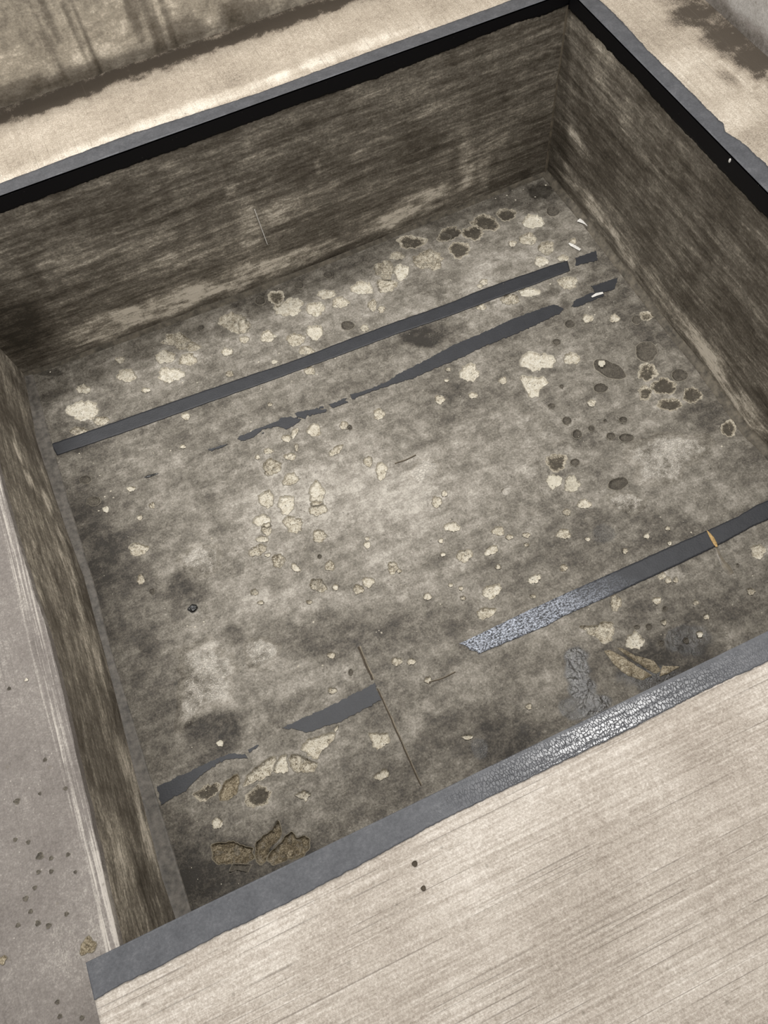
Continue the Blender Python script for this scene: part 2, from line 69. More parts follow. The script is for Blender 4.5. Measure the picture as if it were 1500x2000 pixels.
FRAG_LEFT = [[(0.6244, 0.3644), (0.4864, 0.359), (0.4205, 0.3616), (0.3684, 0.3594), (0.3926, 0.3468), (0.4171, 0.3246), (0.4313, 0.3221), (0.4742, 0.3187), (0.4971, 0.3136), (0.5197, 0.3143), (0.6213, 0.3188)], [(0.0379, 0.3583), (0.1086, 0.3588), (0.2018, 0.36), (0.2327, 0.3552), (0.2643, 0.3407), (0.2653, 0.3282), (0.2128, 0.3483), (0.175, 0.3443), (0.1333, 0.3356), (0.1002, 0.3195), (0.0709, 0.3186), (0.0353, 0.3142)], [(0.2719, 0.3467), (0.3006, 0.3469), (0.2914, 0.3404), (0.2749, 0.3399)]]
CRACKS = [([(0.6244, 0.4705), (0.623, 0.4235), (0.6234, 0.375)], 0.0065), ([(0.6251, 0.3497), (0.6257, 0.272), (0.6249, 0.1909), (0.6251, 0.138), (0.6256, 0.0927)], 0.0042), ([(0.9344, 0.9246), (0.972, 0.9211), (1.0024, 0.9232)], 0.0039), ([(0.7502, 0.3084), (0.7904, 0.3025), (0.8225, 0.3034)], 0.0032)]
POLY_STAINS = [([(0.1393, 0.4696), (0.2562, 0.4759), (0.2703, 0.4439), (0.2661, 0.3534), (0.154, 0.3539), (0.1383, 0.4014)], -0.17), ([(0.1812, 0.6813), (0.3115, 0.6382), (0.3151, 0.5607), (0.2761, 0.481), (0.1393, 0.4696)], 0.1), ([(0.4216, 0.4665), (0.6193, 0.4654), (0.6264, 0.3592), (0.3826, 0.3639)], 0.07)]
TORN_PATH = [(0.556, 1.2112), (0.9156, 1.1892)]
FAR_TOP = [(0.2574, 0.0423), (0.4295, 0.0488), (0.605, 0.0535), (0.9584, 0.0357), (1.3355, 0.0432), (1.5684, 0.0442), (1.733, 0.0468)]
FAR_DROP = [(0.2245, 0.0457), (0.3977, 0.0432), (0.5731, 0.0434), (0.935, 0.0439), (1.0846, 0.0412), (1.3124, 0.0472), (1.484, 0.041), (1.7058, 0.0316), (1.8102, 0.0405), (1.8712, 0.0342)]
RIGHT_TOP = [(1.6723, 0.0438), (1.5955, 0.0484), (1.4336, 0.0414), (1.329, 0.0414), (1.2366, 0.0435), (1.1619, 0.0435), (1.0939, 0.0434), (1.0706, 0.0331), (1.0413, 0.0413), (0.9814, 0.0474), (0.9239, 0.0483)]
RIGHT_DROP = [(1.485, 0.0434), (1.3998, 0.0419), (1.2241, 0.05), (1.077, 0.0492), (0.8267, 0.0512)]
FRONT_TOP = [(0.0378, 0.0507), (0.0807, 0.0479), (0.1277, 0.0495), (0.2318, 0.0463), (0.3498, 0.0489), (0.5177, 0.0445), (0.6049, 0.0402), (0.701, 0.0399), (0.817, 0.0409), (0.9677, 0.0414), (1.1139, 0.0387), (1.2327, 0.0415)]
LEFT_FOOT = [(0.0629, -0.0042), (0.1569, -0.008), (0.7705, 0.0056), (0.9762, 0.0089), (1.1637, -0.0026), (1.4885, -0.0131), (1.7505, 0.0027)]
LEFT_RIM = [(0.0384, -0.0018), (0.1191, -0.0011), (0.1633, 0.0024), (0.6481, 0.0109), (0.8936, -0.0037), (1.1143, -0.0083)]
LEFT_STRIP = [(0.0648, 0.0324), (0.1576, 0.0327), (0.762, 0.0235), (0.9497, 0.0289), (1.1981, 0.0243), (1.4694, 0.025), (1.6806, 0.0264)]
FAR_FOOT = [(0.0027, 0.0058), (0.1796, -0.0011), (0.7557, -0.016), (1.3204, -0.0071), (1.676, 0.0016), (1.8764, 0.0019)]
RIGHT_FOOT = [(0.4891, 0.0014), (0.5665, -0.0107), (0.8136, 0.0025), (1.0776, 0.0023), (1.4695, 0.008), (1.7315, 0.0023)]
RIM_FAR = [(0.2492, 0.0013), (0.6184, 0.0017), (0.9465, 0.0027), (1.3134, -0.0064), (1.7059, 0.005), (1.8003, 0.006)]
FAR_MARKS = [('l', 0.2947, -0.5378, 0.1705, 0.0546, 0.9), ('l', 0.5177, -0.5381, 0.186, 0.0546, 0.95), ('l', 0.7613, -0.5463, 0.2015, 0.0546, 0.9), ('l', 1.0121, -0.5547, 0.1705, 0.0462, 0.7), ('l', 1.4226, -0.5334, 0.1705, 0.0714, 0.8), ('l', 1.2902, -0.5504, 0.124, 0.042, 0.7), ('l', 0.8304, -0.3422, 0.0434, 0.147, 0.45), ('l', 0.8127, -0.2241, 0.0186, 0.021, 0.8), ('l', 1.5723, -0.4424, 0.0341, 0.105, 0.5), ('l', 1.6396, -0.49, 0.0248, 0.0945, 0.35), ('k', 0.0774, -0.4388, 0.1085, 0.168, 0.9), ('k', 0.0755, -0.3235, 0.093, 0.147, 0.5), ('l', 0.527, -0.2814, 0.093, 0.084, 0.35), ('l', 0.3096, -0.217, 0.1395, 0.063, 0.3), ('l', 1.1297, -0.1416, 0.1085, 0.0336, 0.25), ('k', 0.9815, -0.2554, 0.2325, 0.084, 0.3), ('l', 0.5222, -0.3817, 0.1395, 0.0378, 0.35), ('k', 1.0584, -0.6119, 0.248, 0.021, 0.5), ('l', 0.9639, -0.3425, 0.2015, 0.0462, 0.35), ('l', 1.5987, -0.1518, 0.1085, 0.042, 0.3), ('l', 1.4824, -0.216, 0.093, 0.0294, 0.25), ('k', 1.3764, -0.3251, 0.1395, 0.084, 0.3), ('k', 0.3814, -0.1569, 0.186, 0.084, 0.25), ('l', 1.0803, -0.251, 0.0124, 0.0378, 0.6), ('k', 1.7535, -0.6004, 0.1395, 0.0378, 0.6), ('l', 0.2567, -0.3986, 0.093, 0.0168, 0.3), ('k', 0.2105, -0.2673, 0.0217, 0.084, 0.5)]
RIGHT_MARKS = [('l', 1.5844, -0.3954, 0.0748, 0.035, 0.9), ('l', 1.6314, -0.3632, 0.044, 0.025, 0.7), ('l', 1.6125, -0.5239, 0.088, 0.035, 0.8), ('l', 1.448, -0.5303, 0.1012, 0.04, 0.8), ('l', 1.2773, -0.5346, 0.1012, 0.04, 0.75), ('l', 1.1191, -0.5307, 0.0968, 0.045, 0.7), ('l', 0.9217, -0.5448, 0.1144, 0.055, 0.8), ('l', 0.763, -0.554, 0.11, 0.06, 0.85), ('l', 0.6123, -0.5628, 0.11, 0.06, 0.8), ('l', 1.5304, -0.1082, 0.0528, 0.15, 0.4), ('l', 1.0678, -0.2927, 0.088, 0.15, 0.2), ('k', 1.4308, -0.2356, 0.154, 0.225, 0.4), ('k', 0.9652, -0.2585, 0.154, 0.275, 0.35), ('l', 1.4098, -0.08, 0.0572, 0.125, 0.3), ('k', 1.5798, -0.4111, 0.132, 0.035, 0.3), ('l', 0.9121, -0.3619, 0.0352, 0.125, 0.3)]
LEFT_MARKS = [('l', 1.3037, -0.4071, 0.048, 0.042, 0.8), ('l', 1.231, -0.433, 0.0416, 0.03, 0.7), ('l', 1.193, -0.5198, 0.0544, 0.036, 0.7), ('l', 1.0831, -0.5436, 0.0736, 0.036, 0.6), ('l', 0.9701, -0.5166, 0.08, 0.042, 0.6), ('l', 0.8213, -0.4983, 0.096, 0.036, 0.6), ('l', 0.6884, -0.5462, 0.112, 0.042, 0.5), ('l', 0.4193, -0.5816, 0.128, 0.048, 0.5), ('l', 0.242, -0.5663, 0.08, 0.036, 0.7), ('k', 1.4557, -0.412, 0.128, 0.12, 0.5), ('k', 0.566, -0.6339, 0.192, 0.09, 0.4), ('k', 0.1039, -0.4882, 0.096, 0.09, 0.6), ('l', 0.2309, -0.3728, 0.096, 0.06, 0.4)]
FRONT_HOLES = [(0.5552, -0.0791, 0.0045), (0.5528, -0.116, 0.004)]
LEFT_SPALLS = [('m', -0.0546, 0.0509, 0.015), ('d', -0.104, 0.2385, 0.007), ('d', -0.0844, 0.2257, 0.004), ('d', -0.0523, 0.2182, 0.004), ('d', -0.113, 0.2121, 0.004), ('d', -0.0897, 0.2027, 0.004), ('d', -0.0467, 0.1824, 0.003), ('d', -0.1255, 0.1878, 0.004), ('d', -0.1459, 0.177, 0.005), ('d', -0.169, 0.1387, 0.004), ('d', -0.1331, 0.1265, 0.005), ('d', -0.1152, 0.114, 0.005), ('d', -0.0792, 0.1192, 0.004), ('d', -0.125, 0.3572, 0.006), ('d', -0.0786, 0.3519, 0.003), ('d', -0.1427, 0.2879, 0.004), ('d', -0.1415, 0.1515, 0.004), ('d', -0.093, 0.5898, 0.004), ('d', -0.0543, 0.4121, 0.004), ('d', -0.0284, 0.3396, 0.004), ('d', -0.1201, 0.2727, 0.004), ('d', -0.1286, -0.035, 0.004), ('d', -0.0924, -0.0533, 0.004), ('d', -0.1279, -0.0118, 0.004), ('m', -0.2075, 0.0942, 0.008), ('c', -0.0542, 0.5921, 0.004)]
FAR_LEDGE_MARKS = [(0.3928, 2.034, 0.228, 0.0322, 'k', 0.8), (0.6762, 2.0536, 0.247, 0.0276, 'k', 0.8), (0.9763, 2.0444, 0.228, 0.0276, 'k', 0.8), (1.2383, 2.0358, 0.171, 0.0322, 'k', 0.8), (0.3954, 1.7953, 0.304, 0.0322, 'l', 0.5), (0.8542, 1.8168, 0.342, 0.0276, 'l', 0.6), (1.2148, 1.8262, 0.228, 0.023, 'l', 0.5)]
RIGHT_LEDGE_MARKS = [(2.1035, 1.4886, 0.08, 0.052, 'k', 0.7), (2.1159, 1.3683, 0.072, 0.048, 'k', 0.7), (2.1278, 1.2537, 0.06, 0.048, 'k', 0.8), (2.0395, 1.236, 0.028, 0.052, 'k', 0.6), (2.1123, 1.4199, 0.02, 0.028, 'k', 0.5), (2.1093, 1.2067, 0.028, 0.028, 'k', 0.5), (1.9757, 1.3428, 0.12, 0.052, 'l', 0.4), (1.9522, 1.1103, 0.12, 0.052, 'l', 0.4)]
OUTER_MARKS = [(0.5389, 0.1743, 0.0144, 0.066, 'k', 0.8), (0.5115, 0.1027, 0.0096, 0.132, 'k', 0.6), (0.5864, 0.1124, 0.0072, 0.15, 'k', 0.6), (0.6084, 0.0914, 0.0072, 0.15, 'k', 0.6), (0.606, 0.0426, 0.012, 0.078, 'k', 0.6), (0.7465, 0.1286, 0.0192, 0.09, 'k', 0.8), (0.7787, 0.0915, 0.012, 0.15, 'k', 0.7), (0.7939, 0.0728, 0.012, 0.15, 'k', 0.7), (0.829, 0.0892, 0.012, 0.15, 'k', 0.7), (1.0227, 0.0351, 0.048, 0.06, 'k', 0.7), (0.8633, 0.0363, 0.072, 0.042, 'k', 0.6), (0.3593, 0.0256, 0.144, 0.03, 'k', 0.7), (0.6171, 0.0169, 0.192, 0.03, 'k', 0.5), (0.6024, 0.051, 0.072, 0.036, 'l', 0.3), (0.6918, 0.0919, 0.072, 0.12, 'l', 0.2)]
SPLINTER = [(1.6011, 0.362), (1.6002, 0.3373), (1.5965, 0.311)]
SMEAR = [(1.5965, 0.311), (1.5906, 0.2909), (1.5862, 0.2687), (1.5861, 0.2526), (1.5862, 0.2303)]
SCRAP_T = [(1.8752, 1.5008), (1.885, 1.4743), (1.8944, 1.4507)]
SCRAP_B = [(1.7952, 1.4264), (1.8127, 1.3839)]
LUMP = (0.2586, 0.761)
SLIVER = [(0.2516, 1.2121), (0.2946, 1.2061)]
ROD = [(0.8636, -0.308), (0.8724, -0.4505)]
FLECK = (0.9941, -0.0116)
CURL = [(1.7433, 1.1958), (1.7627, 1.1974), (1.7828, 1.1939)]
GRIT = [(0.0935, 1.3827), (0.0809, 1.7262), (0.1272, 1.2034), (0.0985, 1.1654), (0.15, 1.1884), (0.147, 1.2124), (0.1251, 1.3293), (0.1314, 1.2794), (0.458, 1.4865), (0.6557, 1.6482), (0.3724, 0.9346), (0.2928, 0.9839), (0.2305, 0.7187), (0.2389, 0.7131), (0.2486, 0.7069), (0.2745, 0.7104), (0.2755, 0.691), (0.2992, 0.5518), (0.4616, 0.4889), (0.5206, 0.4642), (0.4628, 0.4883), (0.3984, 0.5068), (0.5422, 0.5831), (0.69, 0.4867), (0.6938, 0.4787), (0.6822, 0.4858), (1.6891, 1.7447), (1.7222, 1.7209), (1.7492, 1.7342), (1.7854, 1.7199), (1.8624, 1.7), (1.8029, 1.6682), (1.6815, 1.7265), (1.7379, 1.6872), (1.3828, 1.4708), (1.5255, 1.3756), (1.339, 1.4646), (1.5037, 1.3102), (1.7183, 1.1322), (1.7172, 1.1674), (1.788, 0.5629), (1.6326, 0.2032), (1.5625, 0.3758), (1.5151, 0.4499), (1.1827, 0.3404), (1.2076, 0.3052), (0.5925, 1.221), (0.6036, 1.252), (0.7063, 1.3488), (0.85, 1.3207), (0.924, 1.353), (0.7692, 1.3339), (0.6729, 1.3508), (1.1236, 1.3853), (1.2018, 1.4381), (1.0575, 1.4594), (0.7715, 1.454), (0.3008, 1.2812), (0.35, 1.2665), (0.5454, 1.4245), (0.4991, 1.4655), (0.7012, 1.4522), (0.7258, 1.4484), (1.6582, 1.3053), (1.5526, 0.8511), (1.671, 0.6139), (1.5194, 0.3467), (0.9208, 1.1616), (0.8667, 0.4835)]

FAR_OUT = L + 0.34      # upright wall behind the far ledge
RIGHT_OUT = W + 0.285   # upright wall behind the right ledge

# ------------------------------------------------------------------ helpers
_rng = np.random.default_rng(7)
_TAB = _rng.random((256, 256))


def vnoise(x, y, seed=0):
    x = np.asarray(x, float) + seed * 17.31
    y = np.asarray(y, float) + seed * 9.77
    xi = np.floor(x).astype(int); yi = np.floor(y).astype(int)
    fx = x - xi; fy = y - yi
    fx = fx * fx * (3 - 2 * fx); fy = fy * fy * (3 - 2 * fy)
    a = _TAB[xi & 255, yi & 255]; b = _TAB[(xi + 1) & 255, yi & 255]
    c = _TAB[xi & 255, (yi + 1) & 255]; d = _TAB[(xi + 1) & 255, (yi + 1) & 255]
    return (a * (1 - fx) + b * fx) * (1 - fy) + (c * (1 - fx) + d * fx) * fy


def fbm(x, y, freq, octaves=4, seed=0, gain=0.5):
    s = 0.0; a = 1.0; n = 0.0
    for k in range(octaves):
        s = s + a * vnoise(np.asarray(x) * freq, np.asarray(y) * freq, seed + k * 3)
        n += a; a *= gain; freq *= 2.03
    return s / n - 0.5


def smooth(e0, e1, t):
    t = np.clip((t - e0) / (e1 - e0), 0, 1)
    return t * t * (3 - 2 * t)


def link(name, me, mat, parent=None, kind=None):
    o = bpy.data.objects.new(name, me)
    COL.objects.link(o)
    if mat is not None:
        me.materials.append(mat)
    if parent is not None:
        o.parent = parent
    if kind:
        o['kind'] = kind
    return o


def tag(o, label, cat, group=None):
    o['label'] = label
    o['category'] = cat
    if group:
        o['group'] = group
    return o


def empty(name, loc, label, cat, group=None):
    o = bpy.data.objects.new(name, None)
    o.empty_display_size = 0.05
    o.location = loc
    COL.objects.link(o)
    return tag(o, label, cat, group)


def part_of(o, root):
    """parent a mesh given in world metres to an Empty standing somewhere else"""
    o.parent = root
    o.location = (-root.location[0], -root.location[1], -root.location[2])
    return o


def mesh_np(name, V, F, attrs=None, smooth_shade=True):
    me = bpy.data.meshes.new(name)
    V = np.ascontiguousarray(V, dtype=np.float32); F = np.ascontiguousarray(F, dtype=np.int32)
    n = len(F); k = F.shape[1]
    me.vertices.add(len(V)); me.vertices.foreach_set('co', V.ravel())
    me.loops.add(n * k); me.loops.foreach_set('vertex_index', F.ravel())
    me.polygons.add(n)
    me.polygons.foreach_set('loop_start', np.arange(0, n * k, k, dtype=np.int32))
    me.update(calc_edges=True)
    if smooth_shade:
        me.polygons.foreach_set('use_smooth', np.ones(n, dtype=bool))
    for key, val in (attrs or {}).items():
        at = me.attributes.new(key, 'FLOAT', 'POINT')
        at.data.foreach_set('value', np.ascontiguousarray(val, dtype=np.float32).ravel())
    me.validate()
    return me


def quads(nu, nv, off=0):
    i = np.arange(nu * nv).reshape(nv, nu)
    return np.stack([i[:-1, :-1], i[:-1, 1:], i[1:, 1:], i[1:, :-1]], -1).reshape(-1, 4) + off


def slab(name, P, mat, back, attrs=None, kind='structure', flip=False, parent=None):
    """a detailed face P (nv, nu, 3) closed behind by the vector `back`, so that it is a solid block"""
    nv, nu, _ = P.shape
    F = quads(nu, nv)
    if flip:
        F = F[:, ::-1]
    V = P.reshape(-1, 3)
    i = np.arange(nu * nv).reshape(nv, nu)
    ring = np.concatenate([i[0, :], i[1:, -1], i[-1, -2::-1], i[-2:0:-1, 0]])
    m = len(V); r = len(ring)
    V2 = V[ring] + np.array(back)
    # back cap: a fan round one centre vertex
    cen = V2.mean(0, keepdims=True)
    Vall = np.concatenate([V, V2, cen])
    a = ring; b = np.roll(ring, -1); c = m + np.arange(r); d = np.roll(c, -1)
    S = np.stack([b, a, c, d], -1)
    T = np.stack([c, np.full(r, m + r), np.full(r, m + r), d], -1)
    if flip:
        S = S[:, ::-1]
    at = {}
    for k, v in (attrs or {}).items():
        at[k] = np.concatenate([np.asarray(v).ravel(), np.zeros(r + 1)])
    tri = np.stack([c, np.full(r, m + r), d], -1)
    me = bpy.data.meshes.new(name)
    faces = np.concatenate([F, S])
    n4 = len(faces); n3 = len(tri)
    me.vertices.add(len(Vall)); me.vertices.foreach_set('co', Vall.astype(np.float32).ravel())
    me.loops.add(n4 * 4 + n3 * 3)
    me.loops.foreach_set('vertex_index', np.concatenate([faces.ravel(), tri.ravel()]).astype(np.int32))
    me.polygons.add(n4 + n3)
    me.polygons.foreach_set('loop_start', np.concatenate([np.arange(n4) * 4, n4 * 4 + np.arange(n3) * 3]).astype(np.int32))
    me.update(calc_edges=True)
    sm = np.zeros(n4 + n3, dtype=bool); sm[:len(F)] = True
    me.polygons.foreach_set('use_smooth', sm)
    for key, val in at.items():
        q = me.attributes.new(key, 'FLOAT', 'POINT')
        q.data.foreach_set('value', val.astype(np.float32))
    me.validate()
    return link(name, me, mat, parent, kind)


# ------------------------------------------------------------------ materials
class Nodes:
    def __init__(self, name):
        self.m = bpy.data.materials.new(name)
        self.m.use_nodes = True
        self.t = self.m.node_tree
        self.b = self.t.nodes['Principled BSDF']
        self.co = self.t.nodes.new('ShaderNodeTexCoord').outputs['Object']

    def new(self, kind, **kw):
        n = self.t.nodes.new(kind)
        for k, v in kw.items():
            setattr(n, k, v)
        return n

    def put(self, sock, v):
        if isinstance(v, bpy.types.NodeSocket):
            self.t.links.new(v, sock)
        else:
            sock.default_value = v

    def noise(self, scale, stretch=(1, 1, 1), detail=4, rough=0.55, rot=(0, 0, 0), dist=0.0):
        mp = self.new('ShaderNodeMapping')
        self.put(mp.inputs['Vector'], self.co)
        mp.inputs['Scale'].default_value = stretch
        mp.inputs['Rotation'].default_value = rot
        n = self.new('ShaderNodeTexNoise')
        self.put(n.inputs['Vector'], mp.outputs[0])
        n.inputs['Scale'].default_value = scale
        n.inputs['Detail'].default_value = detail
        n.inputs['Roughness'].default_value = rough
        n.inputs['Distortion'].default_value = dist
        return n.outputs['Fac']

    def voro(self, scale, feature='F1', out='Distance', stretch=(1, 1, 1), rand=1.0):
        mp = self.new('ShaderNodeMapping')
        self.put(mp.inputs['Vector'], self.co)
        mp.inputs['Scale'].default_value = stretch
        n = self.new('ShaderNodeTexVoronoi', feature=feature)
        self.put(n.inputs['Vector'], mp.outputs[0])
        n.inputs['Scale'].default_value = scale
        n.inputs['Randomness'].default_value = rand
        return n.outputs[out]

    def hard(self, scale, lo=0.38, hi=0.62, **kw):
        """noise stretched to the full 0..1 range"""
        return self.range(self.noise(scale, **kw), lo, hi)

    def attr(self, name):
        n = self.new('ShaderNodeAttribute')
        n.attribute_name = name
        return n.outputs['Fac']

    def math(self, op, a, b=0.0, clamp=False):
        n = self.new('ShaderNodeMath', operation=op, use_clamp=clamp)
        self.put(n.inputs[0], a); self.put(n.inputs[1], b)
        return n.outputs[0]

    def mad(self, a, k, c):
        n = self.new('ShaderNodeMath', operation='MULTIPLY_ADD')
        self.put(n.inputs[0], a); self.put(n.inputs[1], k); self.put(n.inputs[2], c)
        return n.outputs[0]

    def range(self, v, a, b, c=0.0, d=1.0):
        n = self.new('ShaderNodeMapRange')
        n.clamp = True
        self.put(n.inputs['Value'], v)
        n.inputs['From Min'].default_value = a; n.inputs['From Max'].default_value = b
        n.inputs['To Min'].default_value = c; n.inputs['To Max'].default_value = d
        return n.outputs[0]

    def ramp(self, v, stops):
        n = self.new('ShaderNodeValToRGB')
        e = n.color_ramp.elements
        while len(e) < len(stops):
            e.new(0.5)
        for el, (p, c) in zip(e, stops):
            el.position = p; el.color = (*c, 1)
        self.put(n.inputs[0], v)
        return n.outputs[0]

    def mix(self, f, a, b, mode='MIX'):
        n = self.new('ShaderNodeMix', data_type='RGBA', blend_type=mode)
        self.put(n.inputs[0], f)
        self.put(n.inputs[6], a if isinstance(a, bpy.types.NodeSocket) else (*a, 1))
        self.put(n.inputs[7], b if isinstance(b, bpy.types.NodeSocket) else (*b, 1))
        return n.outputs[2]

    def bump(self, h, dist, strength=1.0, prev=None):
        n = self.new('ShaderNodeBump')
        n.inputs['Strength'].default_value = strength
        n.inputs['Distance'].default_value = dist
        self.put(n.inputs['Height'], h)
        if prev is not None:
            self.put(n.inputs['Normal'], prev)
        return n.outputs[0]

    def done(self, col, rough=0.7, normal=None, spec=0.5, coat=None):
        self.put(self.b.inputs['Base Color'], col if isinstance(col, bpy.types.NodeSocket) else (*col, 1))
        self.put(self.b.inputs['Roughness'], rough)
        self.put(self.b.inputs['Specular IOR Level'], spec)
        if normal is not None:
            self.put(self.b.inputs['Normal'], normal)
        if coat is not None:
            self.put(self.b.inputs['Coat Weight'], coat)
            self.b.inputs['Coat Roughness'].default_value = 0.12
        return self.m


FLOOR_RAMP = [(0.0, (0.032, 0.027, 0.021)), (0.28, (0.110, 0.096, 0.077)), (0.50, (0.205, 0.185, 0.151)),
              (0.72, (0.335, 0.304, 0.260)), (1.0, (0.56, 0.52, 0.455))]


def floor_tone(n):
    big = n.hard(4.5, 0.3, 0.7, detail=4, rough=0.55)
    mid = n.hard(26, 0.39, 0.61, detail=8, rough=0.76, dist=0.2)
    blot = n.hard(11, 0.45, 0.55, detail=9, rough=0.76, dist=0.25)
    brush = n.hard(6, 0.33, 0.67, stretch=(1, 6, 1), rot=(0, 0, 0.12), detail=6, rough=0.7)
    fine = n.hard(190, 0.36, 0.64, detail=5, rough=0.8)
    v = n.mad(big, 0.16, -0.08)
    v = n.math('ADD', v, n.mad(mid, 0.30, -0.15))
    v = n.math('ADD', v, n.mad(brush, 0.20, -0.10))
    v = n.math('ADD', v, n.mad(fine, 0.30, -0.15))
    v = n.math('ADD', v, n.mad(blot, 0.13, -0.065))
    v = n.math('ADD', v, 0.475)
    return v, mid, fine


def mat_floor():
    n = Nodes('pit_floor_concrete')
    v, mid, fine = floor_tone(n)
    v = n.math('ADD', v, n.attr('tone'))
    col = n.ramp(v, FLOOR_RAMP)
    pit = n.range(n.voro(75), 0.06, 0.19, 1.0, 0.0)
    pit = n.math('MULTIPLY', pit, n.range(n.noise(14, detail=3), 0.50, 0.58))
    col = n.mix(n.math('MULTIPLY', pit, 0.55), col, (0.05, 0.043, 0.033))
    speck = n.range(n.voro(150, stretch=(1, 1.3, 1)), 0.0, 0.13, 1.0, 0.0)
    speck = n.math('MULTIPLY', speck, n.range(n.noise(11, detail=3), 0.53, 0.66))
    col = n.mix(n.math('MULTIPLY', speck, 0.6), col, (0.58, 0.53, 0.43))
    wet = n.attr('wet')
    col = n.mix(n.math('MULTIPLY', wet, 0.80), col, (0.012, 0.011, 0.010))
    rough = n.math('SUBTRACT', n.mad(mid, 0.18, 0.50), n.math('MULTIPLY', wet, 0.60), clamp=True)
    rough = n.math('MAXIMUM', rough, 0.05)
    dry = n.mad(wet, -0.75, 1.0)
    b1 = n.bump(n.math('MULTIPLY', dry, n.math('ADD', mid, n.math('MULTIPLY', fine, 0.5))), 0.0009, 0.8)
    b2 = n.bump(n.math('MULTIPLY', pit, -1.0), 0.0015, 0.6, b1)
    b2 = n.bump(n.math('MULTIPLY', wet, n.hard(40, 0.35, 0.65, detail=3, rough=0.5)), 0.0016, 0.9, b2)
    return n.done(col, rough, b2, spec=0.45)


def mat_spall(name, ramp, bumpd=0.0012, edge_col=(0.27, 0.245, 0.20), wet=False, grey=0.55, shift=0.0):
    """broken-out concrete; every patch differs a little in tone and in how much grey skin is left on it"""
    n = Nodes(name)
    rnd_ = n.new('ShaderNodeObjectInfo').outputs['Random']
    a = n.hard(75, 0.33, 0.67, detail=6, rough=0.75, dist=0.8)
    f = n.hard(330, 0.34, 0.66, detail=4, rough=0.75)
    v = n.mad(a, 0.62, -0.06 + shift)
    v = n.math('ADD', v, n.mad(f, 0.52, -0.10))
    v = n.math('ADD', v, n.mad(rnd_, 0.30, -0.14))
    v = n.math('SUBTRACT', v, n.math('MULTIPLY', n.attr('core'), 0.55))
    col = n.ramp(v, ramp)
    skin = n.noise(48, detail=5, rough=0.7, dist=0.6)
    skin = n.math('ADD', skin, n.mad(rnd_, -0.16, 0.0))
    skin = n.range(skin, 0.53, 0.56)
    skin = n.math('MULTIPLY', skin, grey)
    col = n.mix(skin, col, n.ramp(f, [(0.2, (0.13, 0.115, 0.09)), (0.8, (0.27, 0.245, 0.20))]))
    holes = n.range(n.voro(140), 0.10, 0.34, 1.0, 0.0)
    holes = n.math('MULTIPLY', holes, n.range(n.noise(70, detail=2), 0.50, 0.55))
    col = n.mix(n.math('MULTIPLY', holes, 0.8), col, (0.06, 0.05, 0.038))
    e = n.attr('edge')
    e = n.math('ADD', e, n.mad(a, 0.5, -0.25))
    col = n.mix(n.range(e, 0.38, 0.62), col, edge_col)
    nb = n.bump(n.math('SUBTRACT', n.math('ADD', a, n.math('MULTIPLY', f, 0.7)), n.math('MULTIPLY', holes, 0.8)), bumpd, 0.9)
    return n.done(col, 0.14 if wet else 0.82, nb, spec=0.6 if wet else 0.3)


def mat_crust():
    n = Nodes('flaky_lime_crust')
    v0, mid, fine = floor_tone(n)
    cell = n.voro(105, feature='DISTANCE_TO_EDGE', stretch=(0.7, 1.2, 1))
    a = n.noise(38, detail=6, rough=0.7)
    line = n.range(n.math('ADD', cell, n.mad(fine, 0.3, -0.15)), 0.0, 0.15, 1.0, 0.0)
    inner = n.range(n.math('ADD', n.math('SUBTRACT', 1.0, n.attr('edge')), n.mad(a, 1.8, -0.9)), 0.25, 0.75)
    v = n.math('ADD', n.math('MULTIPLY', line, 0.36), n.mad(n.range(a, 0.36, 0.64), 0.42, -0.16))
    v = n.math('ADD', n.math('MULTIPLY', n.math('ADD', v, 0.12), inner), v0)
    v = n.math('ADD', v, n.attr('tone'))
    col = n.ramp(v, FLOOR_RAMP)
    nb = n.bump(n.math('ADD', n.math('MULTIPLY', line, inner), n.math('MULTIPLY', mid, 0.4)), 0.0012, 0.9)
    return n.done(col, 0.75, nb, spec=0.3)


